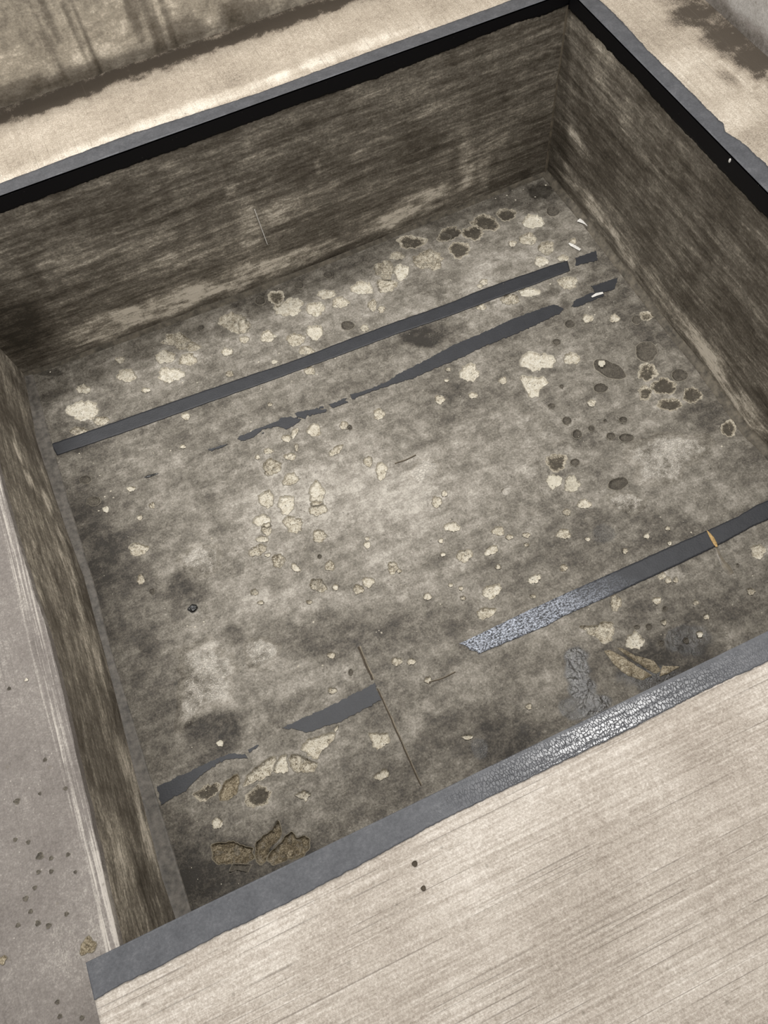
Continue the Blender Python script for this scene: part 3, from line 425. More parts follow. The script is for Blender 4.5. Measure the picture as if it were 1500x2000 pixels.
def mat_wall(name, along, tilt, dark=1.0, streak=(2.2, 26), soft=1.0):
    """trowelled pit wall; `along` is the axis (0 or 1) that runs along the wall"""
    n = Nodes(name)
    st = [1, 1, 1]
    st[along] = streak[0]; st[2] = streak[1]
    rot = [0, 0, 0]
    rot[1 if along == 0 else 0] = tilt
    s1 = n.noise(1.6, stretch=tuple(st), rot=tuple(rot), detail=7, rough=0.66, dist=0.5)
    s2 = n.noise(5.5, stretch=tuple(st), rot=tuple(rot), detail=5, rough=0.7)
    big = n.noise(4.0, detail=5, rough=0.6)
    fine = n.hard(170, 0.36, 0.64, detail=5, rough=0.78)
    st2 = [1, 1, 1]; st2[along] = 14; st2[2] = 1.2
    drip = n.noise(2.4, stretch=tuple(st2), detail=4, rough=0.55)
    st3 = [1, 1, 1]; st3[along] = 1.0; st3[2] = 3.0
    patch = n.hard(20, 0.34, 0.66, stretch=tuple(st3), rot=tuple(rot), detail=7, rough=0.75, dist=0.8)
    v = n.mad(s1, 1.15, -0.575)
    v = n.math('ADD', v, n.mad(s2, 0.60, -0.30))
    v = n.math('ADD', v, n.mad(big, 0.9, -0.45))
    v = n.math('ADD', v, n.mad(fine, 0.27, -0.135))
    v = n.math('ADD', v, n.mad(patch, 0.34, -0.17))
    v = n.math('ADD', v, n.mad(drip, 0.25, -0.125))
    v = n.math('MULTIPLY', v, soft)
    v = n.math('ADD', v, n.attr('tone'))
    v = n.math('ADD', v, 0.46)
    k = dark
    col = n.ramp(v, [(0.0, (0.034 * k, 0.028 * k, 0.020 * k)), (0.28, (0.078 * k, 0.065 * k, 0.049 * k)), (0.50, (0.136 * k, 0.119 * k, 0.095 * k)),
                     (0.72, (0.265 * k, 0.234 * k, 0.187 * k)), (1.0, (0.60 * k, 0.54 * k, 0.45 * k))])
    sp = n.range(n.voro(120), 0.0, 0.07, 1.0, 0.0)
    sp = n.math('MULTIPLY', sp, n.range(n.noise(9, detail=2), 0.54, 0.62))
    col = n.mix(n.math('MULTIPLY', sp, 0.7), col, (0.55, 0.50, 0.42))
    nb = n.bump(n.math('ADD', n.math('ADD', s2, s1), n.math('MULTIPLY', fine, 0.35)), 0.0016, 0.7)
    return n.done(col, n.mad(s1, 0.3, 0.45), nb, spec=0.35)


def mat_ledge(name, line_axis, stops, line_amt=0.35, grain=0.6, rough=0.8, specks=0.0):
    n = Nodes(name)
    st = [1, 1, 1]
    st[line_axis] = 1.2; st[1 - line_axis] = 75
    lines = n.noise(2.2, stretch=tuple(st), detail=6, rough=0.75)
    big = n.noise(4.5, detail=5, rough=0.6)
    grit = n.hard(260, 0.36, 0.64, detail=5, rough=0.8)
    mid = n.noise(70, detail=4, rough=0.65)
    v = n.mad(lines, line_amt * 3.4, -line_amt * 1.7)
    v = n.math('ADD', v, n.mad(big, 0.8, -0.40))
    v = n.math('ADD', v, n.mad(grit, grain * 0.75, -grain * 0.375))
    v = n.math('ADD', v, n.mad(mid, 0.5, -0.25))
    v = n.math('ADD', v, n.attr('tone'))
    v = n.math('ADD', v, 0.52)
    rl = n.hard(2.6, 0.47, 0.60, stretch=(60, 1.0, 1), detail=5, rough=0.75)
    v = n.math('ADD', v, n.math('MULTIPLY', n.attr('rimline'), n.mad(rl, 0.55, -0.04)))
    col = n.ramp(v, stops)
    st_d = list(st); st_d[1 - line_axis] = 150; st_d[line_axis] = 0.8
    deep = n.noise(1.3, stretch=tuple(st_d), detail=3, rough=0.6)
    groove = n.range(deep, 0.355, 0.395, 1.0, 0.0)
    groove = n.math('MULTIPLY', groove, n.range(n.noise(9, detail=2), 0.38, 0.52))
    col = n.mix(n.math('MULTIPLY', groove, 0.50 * min(1, line_amt * 4)), col, (0.15, 0.125, 0.10))
    blot = n.range(n.math('ADD', n.voro(30), n.mad(mid, 0.16, -0.08)), 0.05, 0.12, 1.0, 0.0)
    blot = n.math('MULTIPLY', blot, n.range(n.noise(14, detail=3), 0.43, 0.55))
    col = n.mix(n.math('MULTIPLY', blot, 0.55), col, (0.20, 0.175, 0.14))
    if specks:
        sp = n.range(n.voro(75), 0.04, 0.12, 1.0, 0.0)
        sp = n.math('MULTIPLY', sp, n.range(n.noise(18, detail=3), 0.50, 0.58))
        col = n.mix(n.math('MULTIPLY', sp, specks), col, (0.62, 0.57, 0.50))
    h = n.math('SUBTRACT', n.math('ADD', lines, n.math('MULTIPLY', grit, 0.9)), groove)
    nb = n.bump(h, 0.0008, 0.8)
    return n.done(col, rough, nb, spec=0.3)


def mat_strip():
    """black edging with some dust; lit tops and shaded sides are put into the colour"""
    n = Nodes('black_edging')
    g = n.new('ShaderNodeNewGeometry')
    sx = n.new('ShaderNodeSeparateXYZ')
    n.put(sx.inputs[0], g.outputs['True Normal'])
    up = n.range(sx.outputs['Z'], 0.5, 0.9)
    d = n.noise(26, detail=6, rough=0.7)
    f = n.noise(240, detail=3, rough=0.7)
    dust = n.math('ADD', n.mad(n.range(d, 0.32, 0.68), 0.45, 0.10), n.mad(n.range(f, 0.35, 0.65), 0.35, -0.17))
    lit_dusty_top = n.ramp(dust, [(0.0, (0.048, 0.050, 0.056)), (0.45, (0.082, 0.084, 0.092)), (0.75, (0.125, 0.125, 0.132)), (1.0, (0.30, 0.285, 0.265))])
    col = n.mix(up, (0.0045, 0.0042, 0.0050), lit_dusty_top)  # lighter up-facing tops, near-black sides: shading put into the colour
    sp = n.range(n.voro(70), 0.0, 0.05, 1.0, 0.0)
    col = n.mix(n.math('MULTIPLY', sp, 0.5), col, (0.4, 0.38, 0.34))
    wr = n.attr('wrinkle')
    cell = n.voro(170, feature='DISTANCE_TO_EDGE', stretch=(1.25, 0.8, 1))
    crack = n.math('MULTIPLY', n.range(n.math('ADD', cell, n.mad(f, 0.10, -0.05)), 0.0, 0.10), wr)
    nb = n.bump(n.math('ADD', n.math('MULTIPLY', crack, 1.0), n.math('MULTIPLY', f, 0.2)), 0.0012, 0.75)
    rough = n.math('SUBTRACT', 0.50, n.math('MULTIPLY', wr, 0.25))
    return n.done(col, rough, nb, spec=n.math('ADD', n.mad(up, 0.35, 0.15), n.math('MULTIPLY', wr, 0.45)))


def mat_tape():
    n = Nodes('black_vinyl_tape')
    d = n.noise(30, detail=6, rough=0.72)
    f = n.noise(210, detail=4, rough=0.75)
    sc = n.noise(70, stretch=(1, 4, 1), rot=(0, 0, 0.9), detail=5, rough=0.7, dist=1.2)
    col = n.ramp(n.math('ADD', n.mad(d, 0.7, -0.05), n.mad(f, 0.5, -0.2)),
                 [(0.0, (0.018, 0.019, 0.022)), (0.5, (0.035, 0.0365, 0.042)), (1.0, (0.11, 0.108, 0.106))])
    glare_wear = n.attr('glare_wear')
    w2 = n.math('MULTIPLY', n.range(n.math('ADD', n.mad(sc, 0.6, 0.0), n.mad(f, 0.7, 0.0)), 0.60, 0.74), glare_wear)
    col = n.mix(w2, col, (0.55, 0.59, 0.68))  # silvery lamp glare painted into the colour, broken up by scratches
    nb = n.bump(n.math('ADD', n.math('MULTIPLY', sc, n.mad(glare_wear, 1.5, 0.3)), f), 0.0012, 0.7)
    return n.done(col, n.math('SUBTRACT', 0.48, n.math('MULTIPLY', glare_wear, 0.16)), nb, spec=0.5)


def mat_plain(name, col, rough=0.7, grain=120, var=0.35, spec=0.4, bumpd=0.0006):
    n = Nodes(name)
    a = n.noise(grain, detail=4, rough=0.65)
    lo = tuple(c * (1 - var) for c in col); hi = tuple(min(1, c * (1 + var)) for c in col)
    return n.done(n.ramp(a, [(0.3, lo), (0.7, hi)]), rough, n.bump(a, bumpd, 0.8), spec=spec)


CREAM = [(0.0, (0.13, 0.105, 0.07)), (0.22, (0.40, 0.35, 0.265)), (0.5, (0.66, 0.605, 0.495)), (1.0, (0.88, 0.845, 0.75))]
WHITE = [(0.0, (0.34, 0.30, 0.23)), (0.4, (0.62, 0.57, 0.46)), (1.0, (0.80, 0.76, 0.66))]
DARK = [(0.0, (0.060, 0.052, 0.042)), (0.4, (0.105, 0.092, 0.074)), (1.0, (0.22, 0.195, 0.155))]
BROWN = [(0.0, (0.05, 0.038, 0.022)), (0.35, (0.17, 0.135, 0.085)), (0.7, (0.40, 0.34, 0.24)), (1.0, (0.62, 0.56, 0.44))]
RINGED = [(0.0, (0.085, 0.073, 0.056)), (0.22, (0.14, 0.12, 0.09)), (0.45, (0.40, 0.35, 0.265)), (0.75, (0.66, 0.60, 0.49)), (1.0, (0.82, 0.78, 0.68))]
MAT = {
    'floor': mat_floor(),
    'c': mat_spall('bare_cream_mortar', CREAM),
    'w': mat_spall('bare_white_lime', WHITE),
    'd': mat_spall('dark_spall_bottom', DARK, grey=0.2, edge_col=(0.30, 0.27, 0.215)),
    'r': mat_spall('half_dark_spall_bottom', RINGED, edge_col=(0.48, 0.43, 0.34), grey=0.3, shift=0.12),
    'g': mat_spall('wet_peeled_mortar', BROWN, edge_col=(0.30, 0.26, 0.17), wet=True, grey=0.1, shift=0.1),
    'm': mat_spall('grimy_brown_mortar', BROWN, edge_col=(0.24, 0.21, 0.155), grey=0.5, shift=0.02),
    'x': mat_crust(),
    'wall_far': mat_wall('trowelled_wall_far', 0, 0.035, 1.12),
    'wall_right': mat_wall('trowelled_wall_right', 1, 0.05, 1.05),
    'wall_left': mat_wall('trowelled_wall_left', 1, 0.14, 1.45, (3, 16)),
    'ledge_front': mat_ledge('brushed_ledge_near', 0, [(0.0, (0.17, 0.14, 0.108)), (0.38, (0.370, 0.319, 0.267)), (0.60, (0.492, 0.434, 0.372)), (1.0, (0.78, 0.72, 0.645))], 0.34, 0.55),
    'ledge_back': mat_ledge('brushed_ledge_far', 1, [(0.0, (0.075, 0.06, 0.045)), (0.38, (0.345, 0.292, 0.230)), (0.60, (0.475, 0.410, 0.330)), (1.0, (0.82, 0.75, 0.645))], 0.12, 0.55),
    'ledge_left': mat_ledge('smooth_ledge_left', 1, [(0.0, (0.09, 0.077, 0.066)), (0.4, (0.205, 0.181, 0.163)), (0.62, (0.265, 0.238, 0.215)), (1.0, (0.55, 0.505, 0.45))], 0.05, 0.45, 0.5, 0.8),
    'outer': mat_wall('stained_upright_wall', 0, 0.0, 1.9, (8, 6), 0.55),
    'outer_right': mat_ledge('grey_upright_wall', 1, [(0.0, (0.10, 0.085, 0.07)), (0.4, (0.30, 0.275, 0.25)), (0.62, (0.44, 0.42, 0.395)), (1.0, (0.70, 0.68, 0.65))], 0.10, 0.3),
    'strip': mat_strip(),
    'tape': mat_tape(),
    'skirt': mat_plain('grey_skim_strip', (0.128, 0.115, 0.099), 0.55, 60, 0.5),
    'cove': mat_plain('grimy_cove_mortar', (0.105, 0.090, 0.068), 0.7, 45, 0.6, bumpd=0.0015),
    'crack': mat_plain('crack_grime', (0.055, 0.042, 0.028), 0.8),
    'ridge': mat_plain('crack_ridge', (0.20, 0.17, 0.125), 0.7),
    'wood': mat_plain('bare_wood', (0.46, 0.30, 0.12), 0.6, 200, 0.5),
    'white': mat_plain('white_scrap', (0.70, 0.68, 0.64), 0.5, 150, 0.2),
    'grit': mat_plain('pale_grit', (0.60, 0.55, 0.45), 0.7, 150, 0.3),
    'black': mat_plain('oily_black', (0.010, 0.010, 0.010), 0.16, 120, 0.3, spec=0.6, bumpd=0.002),
    'smear': mat_plain('dried_resin', (0.165, 0.142, 0.108), 0.3, 60, 0.4, spec=0.5),
    'caulk': mat_plain('old_caulk', (0.115, 0.095, 0.068), 0.7, 40, 0.5, bumpd=0.002),
}

# ------------------------------------------------------------------ pit floor
rnd = random.Random(11)


def star_radius(poly, c, th):
    """radius of the outline round centre c at the angles th"""
    d = np.array(poly) - c
    pa = np.arctan2(d[:, 1], d[:, 0]); pr = np.hypot(d[:, 0], d[:, 1])
    k = np.argsort(pa); pa = pa[k]; pr = pr[k]
    pa = np.concatenate([pa - 2 * np.pi, pa, pa + 2 * np.pi]); pr = np.concatenate([pr, pr, pr])
    return np.interp(th, pa, pr)


class Spall:
    def __init__(self, kind, c, radius, size, seed):
        self.kind = kind; self.c = np.array(c, float); self.base_r = radius; self.size = size; self.seed = seed
        s = size
        self.depth = {'c': min(0.0085, 0.0022 + 0.22 * s), 'w': min(0.003, 0.12 * s), 'd': min(0.007, 0.0015 + 0.22 * s),
                      'r': min(0.005, 0.0012 + 0.14 * s), 'm': 0.0085, 'g': -0.006, 'b': -min(0.004, 0.16 * s), 'x': 0.0}[kind]

    def r(self, th):
        amp = 0.17 if self.kind in 'cwrx' else 0.09 if self.kind == 'm' else 0.06
        k = self.seed
        return self.base_r(th) * (1 + amp * (np.sin(3 * th + k) * 0.5 + np.sin(5 * th + 2.1 * k) * 0.35 + np.sin(9 * th + 3.7 * k) * 0.25 + np.sin(14 * th + k * 5.1) * 0.22 + 1.6 * fbm(np.cos(th) * 3.2 + k, np.sin(th) * 3.2, 1.0, 3, 3)))

    def profile(self, t, x, y):
        k = self.kind; d = self.depth
        if k in 'cwdrm':
            bowl = smooth(1.0, 0.88, t) * d
            if k == 'd' or k == 'r':
                bowl = smooth(1.0, 0.6, t) * d
            rough = (fbm(x, y, 110, 3, 5) * 0.0035 + fbm(x, y, 300, 2, 9) * 0.002) * smooth(0.97, 0.8, t) * (0.4 if k == 'd' else 1)
            lip = 0.0007 * np.exp(-((t - 1.0) / 0.045) ** 2)
            return -bowl + rough * min(1.0, self.size / 0.014) + lip
        if k == 'b':
            return -d * np.clip(1 - t * t, 0, 1) ** 0.8
        if k == 'g':
            return 0.006 * np.clip(1 - t * t, 0, 1) ** 0.5 * (1 + 1.2 * fbm(x, y, 90, 3, 4)) - 0.001 * smooth(0.9, 1.05, t)
        return (0.0010 + 0.0022 * (fbm(x, y, 85, 4, 6) + 0.1)) * smooth(1.0, 0.8, t)


spalls = []
for i, (kind, x, y, a, b, ang) in enumerate(SPALLS):
    def rad(th, a=a, b=b, ang=ang):
        t = th - ang
        return a * b / np.sqrt((b * np.cos(t)) ** 2 + (a * np.sin(t)) ** 2 + 1e-12)
    spalls.append(Spall(kind, (x, y), rad, math.sqrt(a * b), i * 1.37))
for i, (kind, poly) in enumerate(SPALL_OUTLINES):
    P = np.array(poly)
    c = P.mean(0)
    # dense outline so that straight sides stay straight
    Q = np.concatenate([np.linspace(P[j], P[(j + 1) % len(P)], 8, endpoint=False) for j in range(len(P))])

    def rad(th, Q=Q, c=c):
        return star_radius(Q, c, th)
    s = math.sqrt(abs(0.5 * sum(P[j][0] * P[(j + 1) % len(P)][1] - P[(j + 1) % len(P)][0] * P[j][1] for j in range(len(P)))) / math.pi)
    spalls.append(Spall(kind, c, rad, s, 0.4 + i * 2.3))


def floor_base(x, y):
    return -D + 0.0016 * fbm(x, y, 3.0, 3, 2) + 0.0008 * fbm(x, y, 30, 3, 8)


STEP = 0.0028
fx = np.arange(-0.06, W + 0.06, STEP); fy = np.arange(-0.06, L + 0.06, STEP)
FX, FY = np.meshgrid(fx, fy)
FZ = floor_base(FX, FY)
TONE = np.zeros_like(FX); WET = np.zeros_like(FX)
for sp in spalls:
    R = sp.size * 2.6 + 0.02
    i0, i1 = np.searchsorted(fx, [sp.c[0] - R, sp.c[0] + R]); j0, j1 = np.searchsorted(fy, [sp.c[1] - R, sp.c[1] + R])
    if i1 <= i0 or j1 <= j0:
        continue
    X = FX[j0:j1, i0:i1]; Y = FY[j0:j1, i0:i1]
    dx = X - sp.c[0]; dy = Y - sp.c[1]
    t = np.hypot(dx, dy) / np.maximum(sp.r(np.arctan2(dy, dx)), 1e-5)
    if sp.kind in 'cwdrm':
        sub = FZ[j0:j1, i0:i1]
        np.minimum(sub, floor_base(X, Y) - (sp.depth + 0.004) * smooth(0.98, 0.88, t), out=sub)
    halo = {'c': 0.20, 'w': 0.15, 'r': 0.16, 'd': -0.10, 'b': 0.06, 'x': 0.02, 'g': -0.1, 'm': -0.05}[sp.kind]
    wdt = 0.35 if sp.kind != 'x' else 0.25
    TONE[j0:j1, i0:i1] += halo * np.exp(-np.clip(t - 1, 0, 9) / wdt) * np.clip(0.6 + 2.2 * fbm(X, Y, 60, 3, 12), 0, 1.4)
for ch, x, y, a, b, ang, s in STAINS:
    dx = FX - x; dy = FY - y
    u = (dx * math.cos(ang) + dy * math.sin(ang)) / a; v = (-dx * math.sin(ang) + dy * math.cos(ang)) / b
    q = np.sqrt(u * u + v * v) + 0.55 * fbm(FX, FY, 22, 4, 14)
    if ch == 'l':
        TONE += 0.55 * s * smooth(1.25, 0.2, q)
    elif ch == 'k':
        TONE -= 0.55 * s * smooth(1.15, 0.55, q)
    else:
        WET = np.maximum(WET, s * smooth(1.15, 0.8, q + 0.7 * fbm(FX, FY, 26, 5, 17)))
for poly, s in POLY_STAINS:      # patches with straight edges, where something stood
    P = np.array(poly)
    ar = sum(P[j][0] * P[(j + 1) % len(P)][1] - P[(j + 1) % len(P)][0] * P[j][1] for j in range(len(P)))
    if ar < 0:
        P = P[::-1]
    dist = np.full_like(FX, 9.0)
    for j in range(len(P)):
        e_ = P[(j + 1) % len(P)] - P[j]; e_ = e_ / np.linalg.norm(e_)
        dist = np.minimum(dist, e_[0] * (FY - P[j][1]) - e_[1] * (FX - P[j][0]))
    TONE += s * smooth(-0.002, 0.003, dist + 0.004 * fbm(FX, FY, 90, 3, 19)) * np.clip(0.8 + 1.4 * fbm(FX, FY, 40, 3, 20), 0.1, 1.6)
# grime plus corner shade painted along the feet of the walls, blotchy
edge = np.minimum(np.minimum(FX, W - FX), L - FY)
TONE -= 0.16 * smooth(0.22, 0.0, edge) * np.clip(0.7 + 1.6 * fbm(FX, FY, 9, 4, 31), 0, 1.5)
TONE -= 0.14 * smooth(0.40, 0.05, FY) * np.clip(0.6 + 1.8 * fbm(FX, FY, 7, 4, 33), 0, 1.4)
# the bare rectangle where a board once lay: darker outside its straight left and near edges
TONE += 0.03 * fbm(FX, FY, 2.0, 3, 40)
floor = slab('floor', np.stack([FX, FY, FZ], -1), MAT['floor'], (0, 0, -0.12), {'tone': TONE, 'wet': WET})
floor['label'] = 'grey stained concrete floor of the sunken pit'


def sample_tone(x, y):
    i = np.clip(((x - fx[0]) / STEP).astype(int), 0, len(fx) - 1); j = np.clip(((y - fy[0]) / STEP).astype(int), 0, len(fy) - 1)
    return TONE[j, i], WET[j, i]


NAME = {'c': 'spall', 'w': 'spall', 'd': 'dark_spall', 'r': 'ringed_spall', 'b': 'blister', 'x': 'lime_crust', 'g': 'peeled_flake', 'm': 'grimy_spall'}
for sp in spalls:
    big = sp.size > 0.03
    na = 96 if big else (64 if sp.size > 0.012 else 36)
    rings = [1.05, 1.0, 0.965, 0.93, 0.88, 0.80] + list(np.linspace(0.7, 0.08, 14 if big else 6)) if sp.kind != 'b' else list(np.linspace(1.02, 0.08, 9))
    th = np.linspace(0, 2 * np.pi, na, endpoint=False)
    rr = sp.r(th)
    T = np.array(rings)[:, None] * np.ones(na)
    X = sp.c[0] + T * rr * np.cos(th); Y = sp.c[1] + T * rr * np.sin(th)
    Z = floor_base(X, Y) + sp.profile(T, X, Y) + np.where(T > 1.02, -0.0006, 0.0005)
    V = np.concatenate([np.stack([X, Y, Z], -1).reshape(-1, 3),
                        [[sp.c[0], sp.c[1], float(floor_base(sp.c[0], sp.c[1]) + sp.profile(np.array(0.0), sp.c[0], sp.c[1]) + 0.0005)]]])
    m = len(rings)
    F = []
    for k in range(m - 1):
        for j in range(na):
            j2 = (j + 1) % na
            F.append((k * na + j, k * na + j2, (k + 1) * na + j2, (k + 1) * na + j))
    for j in range(na):
        F.append(((m - 1) * na + j, (m - 1) * na + (j + 1) % na, m * na))
    me = bpy.data.meshes.new(NAME[sp.kind])
    me.from_pydata([tuple(v) for v in V], [], F)
    me.polygons.foreach_set('use_smooth', np.ones(len(F), dtype=bool))
    e = np.concatenate([smooth(0.955, 1.01, T).ravel() if sp.kind != 'x' else smooth(0.55, 1.0, T).ravel(), [0]])
    at = me.attributes.new('edge', 'FLOAT', 'POINT'); at.data.foreach_set('value', e.astype(np.float32))
    core = np.concatenate([smooth(0.95, 0.55, T + 0.5 * fbm(X, Y, 45, 3, 71)).ravel(), [1]]) if sp.kind == 'r' else np.zeros(len(V))
    at = me.attributes.new('core', 'FLOAT', 'POINT'); at.data.foreach_set('value', core.astype(np.float32))
    if sp.kind in 'bx':
        tn, wt = sample_tone(V[:, 0], V[:, 1])
        tn = tn + (0.12 if sp.kind == 'b' else 0.0) * np.concatenate([np.exp(-((T - 0.95) / 0.06) ** 2).ravel(), [0]])
        for key, val in (('tone', tn), ('wet', wt)):
            at = me.attributes.new(key, 'FLOAT', 'POINT'); at.data.foreach_set('value', val.astype(np.float32))
    link(NAME[sp.kind], me, MAT['floor'] if sp.kind == 'b' else MAT[sp.kind], floor)

# ------------------------------------------------------------------ cracks in the floor
for pts, wd in CRACKS:
    P = np.array(pts)
    seg = np.concatenate([[0], np.cumsum(np.hypot(*np.diff(P, axis=0).T))])
    s = np.linspace(0, seg[-1], max(8, int(seg[-1] / 0.006)))
    x = np.interp(s, seg, P[:, 0]) + 0.0016 * fbm(s, s * 0, 60, 2, 3); y = np.interp(s, seg, P[:, 1]) + 0.0016 * fbm(s, s * 0, 60, 2, 5)
    tx = np.gradient(x); ty = np.gradient(y); ln = np.hypot(tx, ty); nx, ny = -ty / ln, tx / ln
    w = wd * 0.5 * (0.75 + 0.9 * (fbm(s, s * 0, 45, 3, 8) + 0.3))
    for nm, off, hh, ww, mt in (('crack', 0.0, 0.0007, 1.0, 'crack'), ('crack_ridge', 1.3, 0.0013, 0.55, 'ridge')):
        V = []
        for k in (-1, 0, 1):
            px = x + nx * (off * wd * 0.5 + k * w * ww); py = y + ny * (off * wd * 0.5 + k * w * ww)
            V.append(np.stack([px, py, floor_base(px, py) + (hh if k == 0 else hh * 0.4) * np.minimum(1, np.minimum(s, s[-1] - s) / 0.01 + 0.3)], -1))
        n_ = len(s)
        link(nm, mesh_np(nm, np.concatenate(V), quads(n_, 3)), MAT[mt], floor)

# ------------------------------------------------------------------ pit walls


def marks_on(U, Z, marks, seed):
    t = np.zeros_like(U)
    for ch, u, z, a, b, s in marks:
        q = np.sqrt(((U - u) / a) ** 2 + ((Z - z) / b) ** 2) + 0.9 * fbm(U, Z * 3, 9, 4, seed)
        t += (0.46 if ch == 'l' else -0.34) * s * np.clip(0.9 + 1.3 * fbm(U, Z * 2, 40, 4, seed + 2), 0.2, 1.5) * smooth(1.2, 0.35, q)
    return t


def wob(U, Z, seed, amp=0.004):
    return amp * fbm(U, Z, 3.5, 3, seed) + 0.0012 * fbm(U, Z * 4, 22, 3, seed + 1)


G = 0.006
foot_depth = 0.03
# far wall
U, Z = np.meshgrid(np.arange(-1.0, W + 0.02, G), np.linspace(-D - foot_depth, -0.012, 108))
top = np.interp(U, [p_[0] for p_ in RIM_FAR], [p_[1] for p_ in RIM_FAR]) * 0
ft = np.interp(U, [p_[0] for p_ in FAR_FOOT], [p_[1] for p_ in FAR_FOOT])
low = np.clip(-Z / D, 0, 1) ** 2
Y = L + top * (1 - low) + ft * low + wob(U, Z, 50) * smooth(0, -0.06, Z)
tone = marks_on(U, Z, FAR_MARKS, 60)
wall_far = slab('wall_far', np.stack([U, Y, Z], -1), MAT['wall_far'], (0, 0.33, 0), {'tone': tone})
# right wall
U, Z = np.meshgrid(np.arange(-0.5, L + 0.02, G), np.linspace(-D - foot_depth, -0.012, 108))
ft = np.interp(U, [p_[0] for p_ in RIGHT_FOOT], [p_[1] for p_ in RIGHT_FOOT])
low = np.clip(-Z / D, 0, 1) ** 2
X = W + ft * low + wob(U, Z, 70) * smooth(0, -0.06, Z)
tone = marks_on(U, Z, RIGHT_MARKS, 80) - 0.06
wall_right = slab('wall_right', np.stack([X, U, Z], -1), MAT['wall_right'], (0.28, 0, 0), {'tone': tone}, flip=True)
# left wall, lower than the others
U, Z = np.meshgrid(np.arange(-0.06, L + 0.02, G), np.linspace(-D - foot_depth, ZL - 0.004, 66))
ft = np.interp(U, [p_[0] for p_ in LEFT_FOOT], [p_[1] for p_ in LEFT_FOOT])
rm = np.interp(U, [p_[0] for p_ in LEFT_RIM], [p_[1] for p_ in LEFT_RIM])
low = np.clip((ZL - Z) / (D + ZL), 0, 1)
chip = 0.006 * np.clip(fbm(U, Z * 0, 30, 4, 91) + 0.05, 0, 1) * smooth(0.02, 0.0, ZL - Z)
X = rm * (1 - low) + ft * low + wob(U, Z, 90, 0.005) * (0.3 + low) - chip + 0.05 * smooth(-0.001, -0.008, U)
tone = 0.06 + marks_on(U, Z, LEFT_MARKS, 95) + 0.14 * smooth(0.03, 0.0, ZL - Z)
wall_left = slab('wall_left', np.stack([X, U, Z], -1), MAT['wall_left'], (-0.25, 0, 0), {'tone': tone})
# near wall, below the near rim
U, Z = np.meshgrid(np.arange(0.04, W + 0.02, 0.012), np.linspace(-D - foot_depth, -0.012, 54))
wall_near = slab('wall_near', np.stack([U, np.zeros_like(U) + wob(U, Z, 33) - 0.012, Z], -1), MAT['wall_far'], (0, -0.04, 0), {'tone': np.zeros_like(U)}, flip=True)

# ------------------------------------------------------------------ ledges round the pit


def ledge(name, x0, x1, y0, y1, z, mat, depth, marks=(), holes=(), step=0.006, extra=None, bend=False):
    X, Y = np.meshgrid(np.arange(x0, x1 + step * 0.5, step), np.arange(y0, y1 + step * 0.5, step))
    Zz = z + 0.0025 * fbm(X, Y, 4, 3, 21) * smooth(0.0, 0.05, np.minimum(np.minimum(X - x0, x1 - X), np.minimum(Y - y0, y1 - Y))) + 0.0008 * fbm(X, Y, 60, 2, 22)
    t = np.zeros_like(X)
    for mx, my, a, b, ch, s in marks:
        q = np.sqrt(((X - mx) / a) ** 2 + ((Y - my) / b) ** 2) + 0.9 * fbm(X, Y, 20, 4, 23)
        t += (0.40 if ch == 'l' else -0.55) * s * smooth(1.2, 0.4, q)
    if extra is not None:
        t += extra(X, Y)
    if bend:    # the rim wanders with the wall below it
        X = X + (np.interp(Y, [p_[0] for p_ in LEFT_RIM], [p_[1] for p_ in LEFT_RIM]) + 0.0035 * fbm(Y, Y * 0, 24, 4, 91)) * smooth(-0.15, 0.0, X) * (Y > 0) + 0.04 * smooth(-0.05, 0.0, X) * (Y < -0.004)
    rim = smooth(-0.034, -0.024, X + 0.010 * fbm(X, Y, 9, 3, 9)) if bend else 0 * X
    return slab(name, np.stack([X, Y, Zz], -1), mat, (0, 0, -depth), {'tone': t, 'rimline': rim})


ledge_far = ledge('ledge_far', -1.0, RIGHT_OUT, L, FAR_OUT + 0.01, 0.0, MAT['ledge_back'], 0.03, FAR_LEDGE_MARKS,
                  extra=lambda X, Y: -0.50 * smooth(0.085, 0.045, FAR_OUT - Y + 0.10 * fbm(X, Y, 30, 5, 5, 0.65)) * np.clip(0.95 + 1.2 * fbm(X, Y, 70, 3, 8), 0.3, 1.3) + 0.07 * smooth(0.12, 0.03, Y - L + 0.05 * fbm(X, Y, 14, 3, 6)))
ledge_right = ledge('ledge_right', W, RIGHT_OUT + 0.01, 0.0, L - 0.001, 0.0, MAT['ledge_back'], 0.03, RIGHT_LEDGE_MARKS,
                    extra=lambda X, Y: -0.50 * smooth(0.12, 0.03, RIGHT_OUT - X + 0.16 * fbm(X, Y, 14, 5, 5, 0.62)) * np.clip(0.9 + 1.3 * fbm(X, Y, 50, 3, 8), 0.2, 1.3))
ledge_near = ledge('ledge_near', 0.037, RIGHT_OUT, -1.2, -0.001, 0.0, MAT['ledge_front'], 0.242, (), step=0.007,
                   extra=lambda X, Y: 0.10 * smooth(-0.25, -0.03, Y + 0.15 * fbm(X, Y, 4, 3, 3)) - 0.25 * smooth(0.075, 0.04, X + 0.02 * fbm(X, Y, 40, 3, 6)) * smooth(-0.06, -0.05, Y) * 0)
# left ledge, 0.24 m below the others
ledge_left = ledge('ledge_left', -1.0, 0.0, -1.2, L, ZL, MAT['ledge_left'], 0.02, bend=True,
                   extra=lambda X, Y: 0.10 * fbm(X, Y, 8, 3, 15))
# footing under the end of the near slab
U, Z = np.meshgrid(np.linspace(0.0, 0.06, 6), np.linspace(-1.2, -0.002, 60))

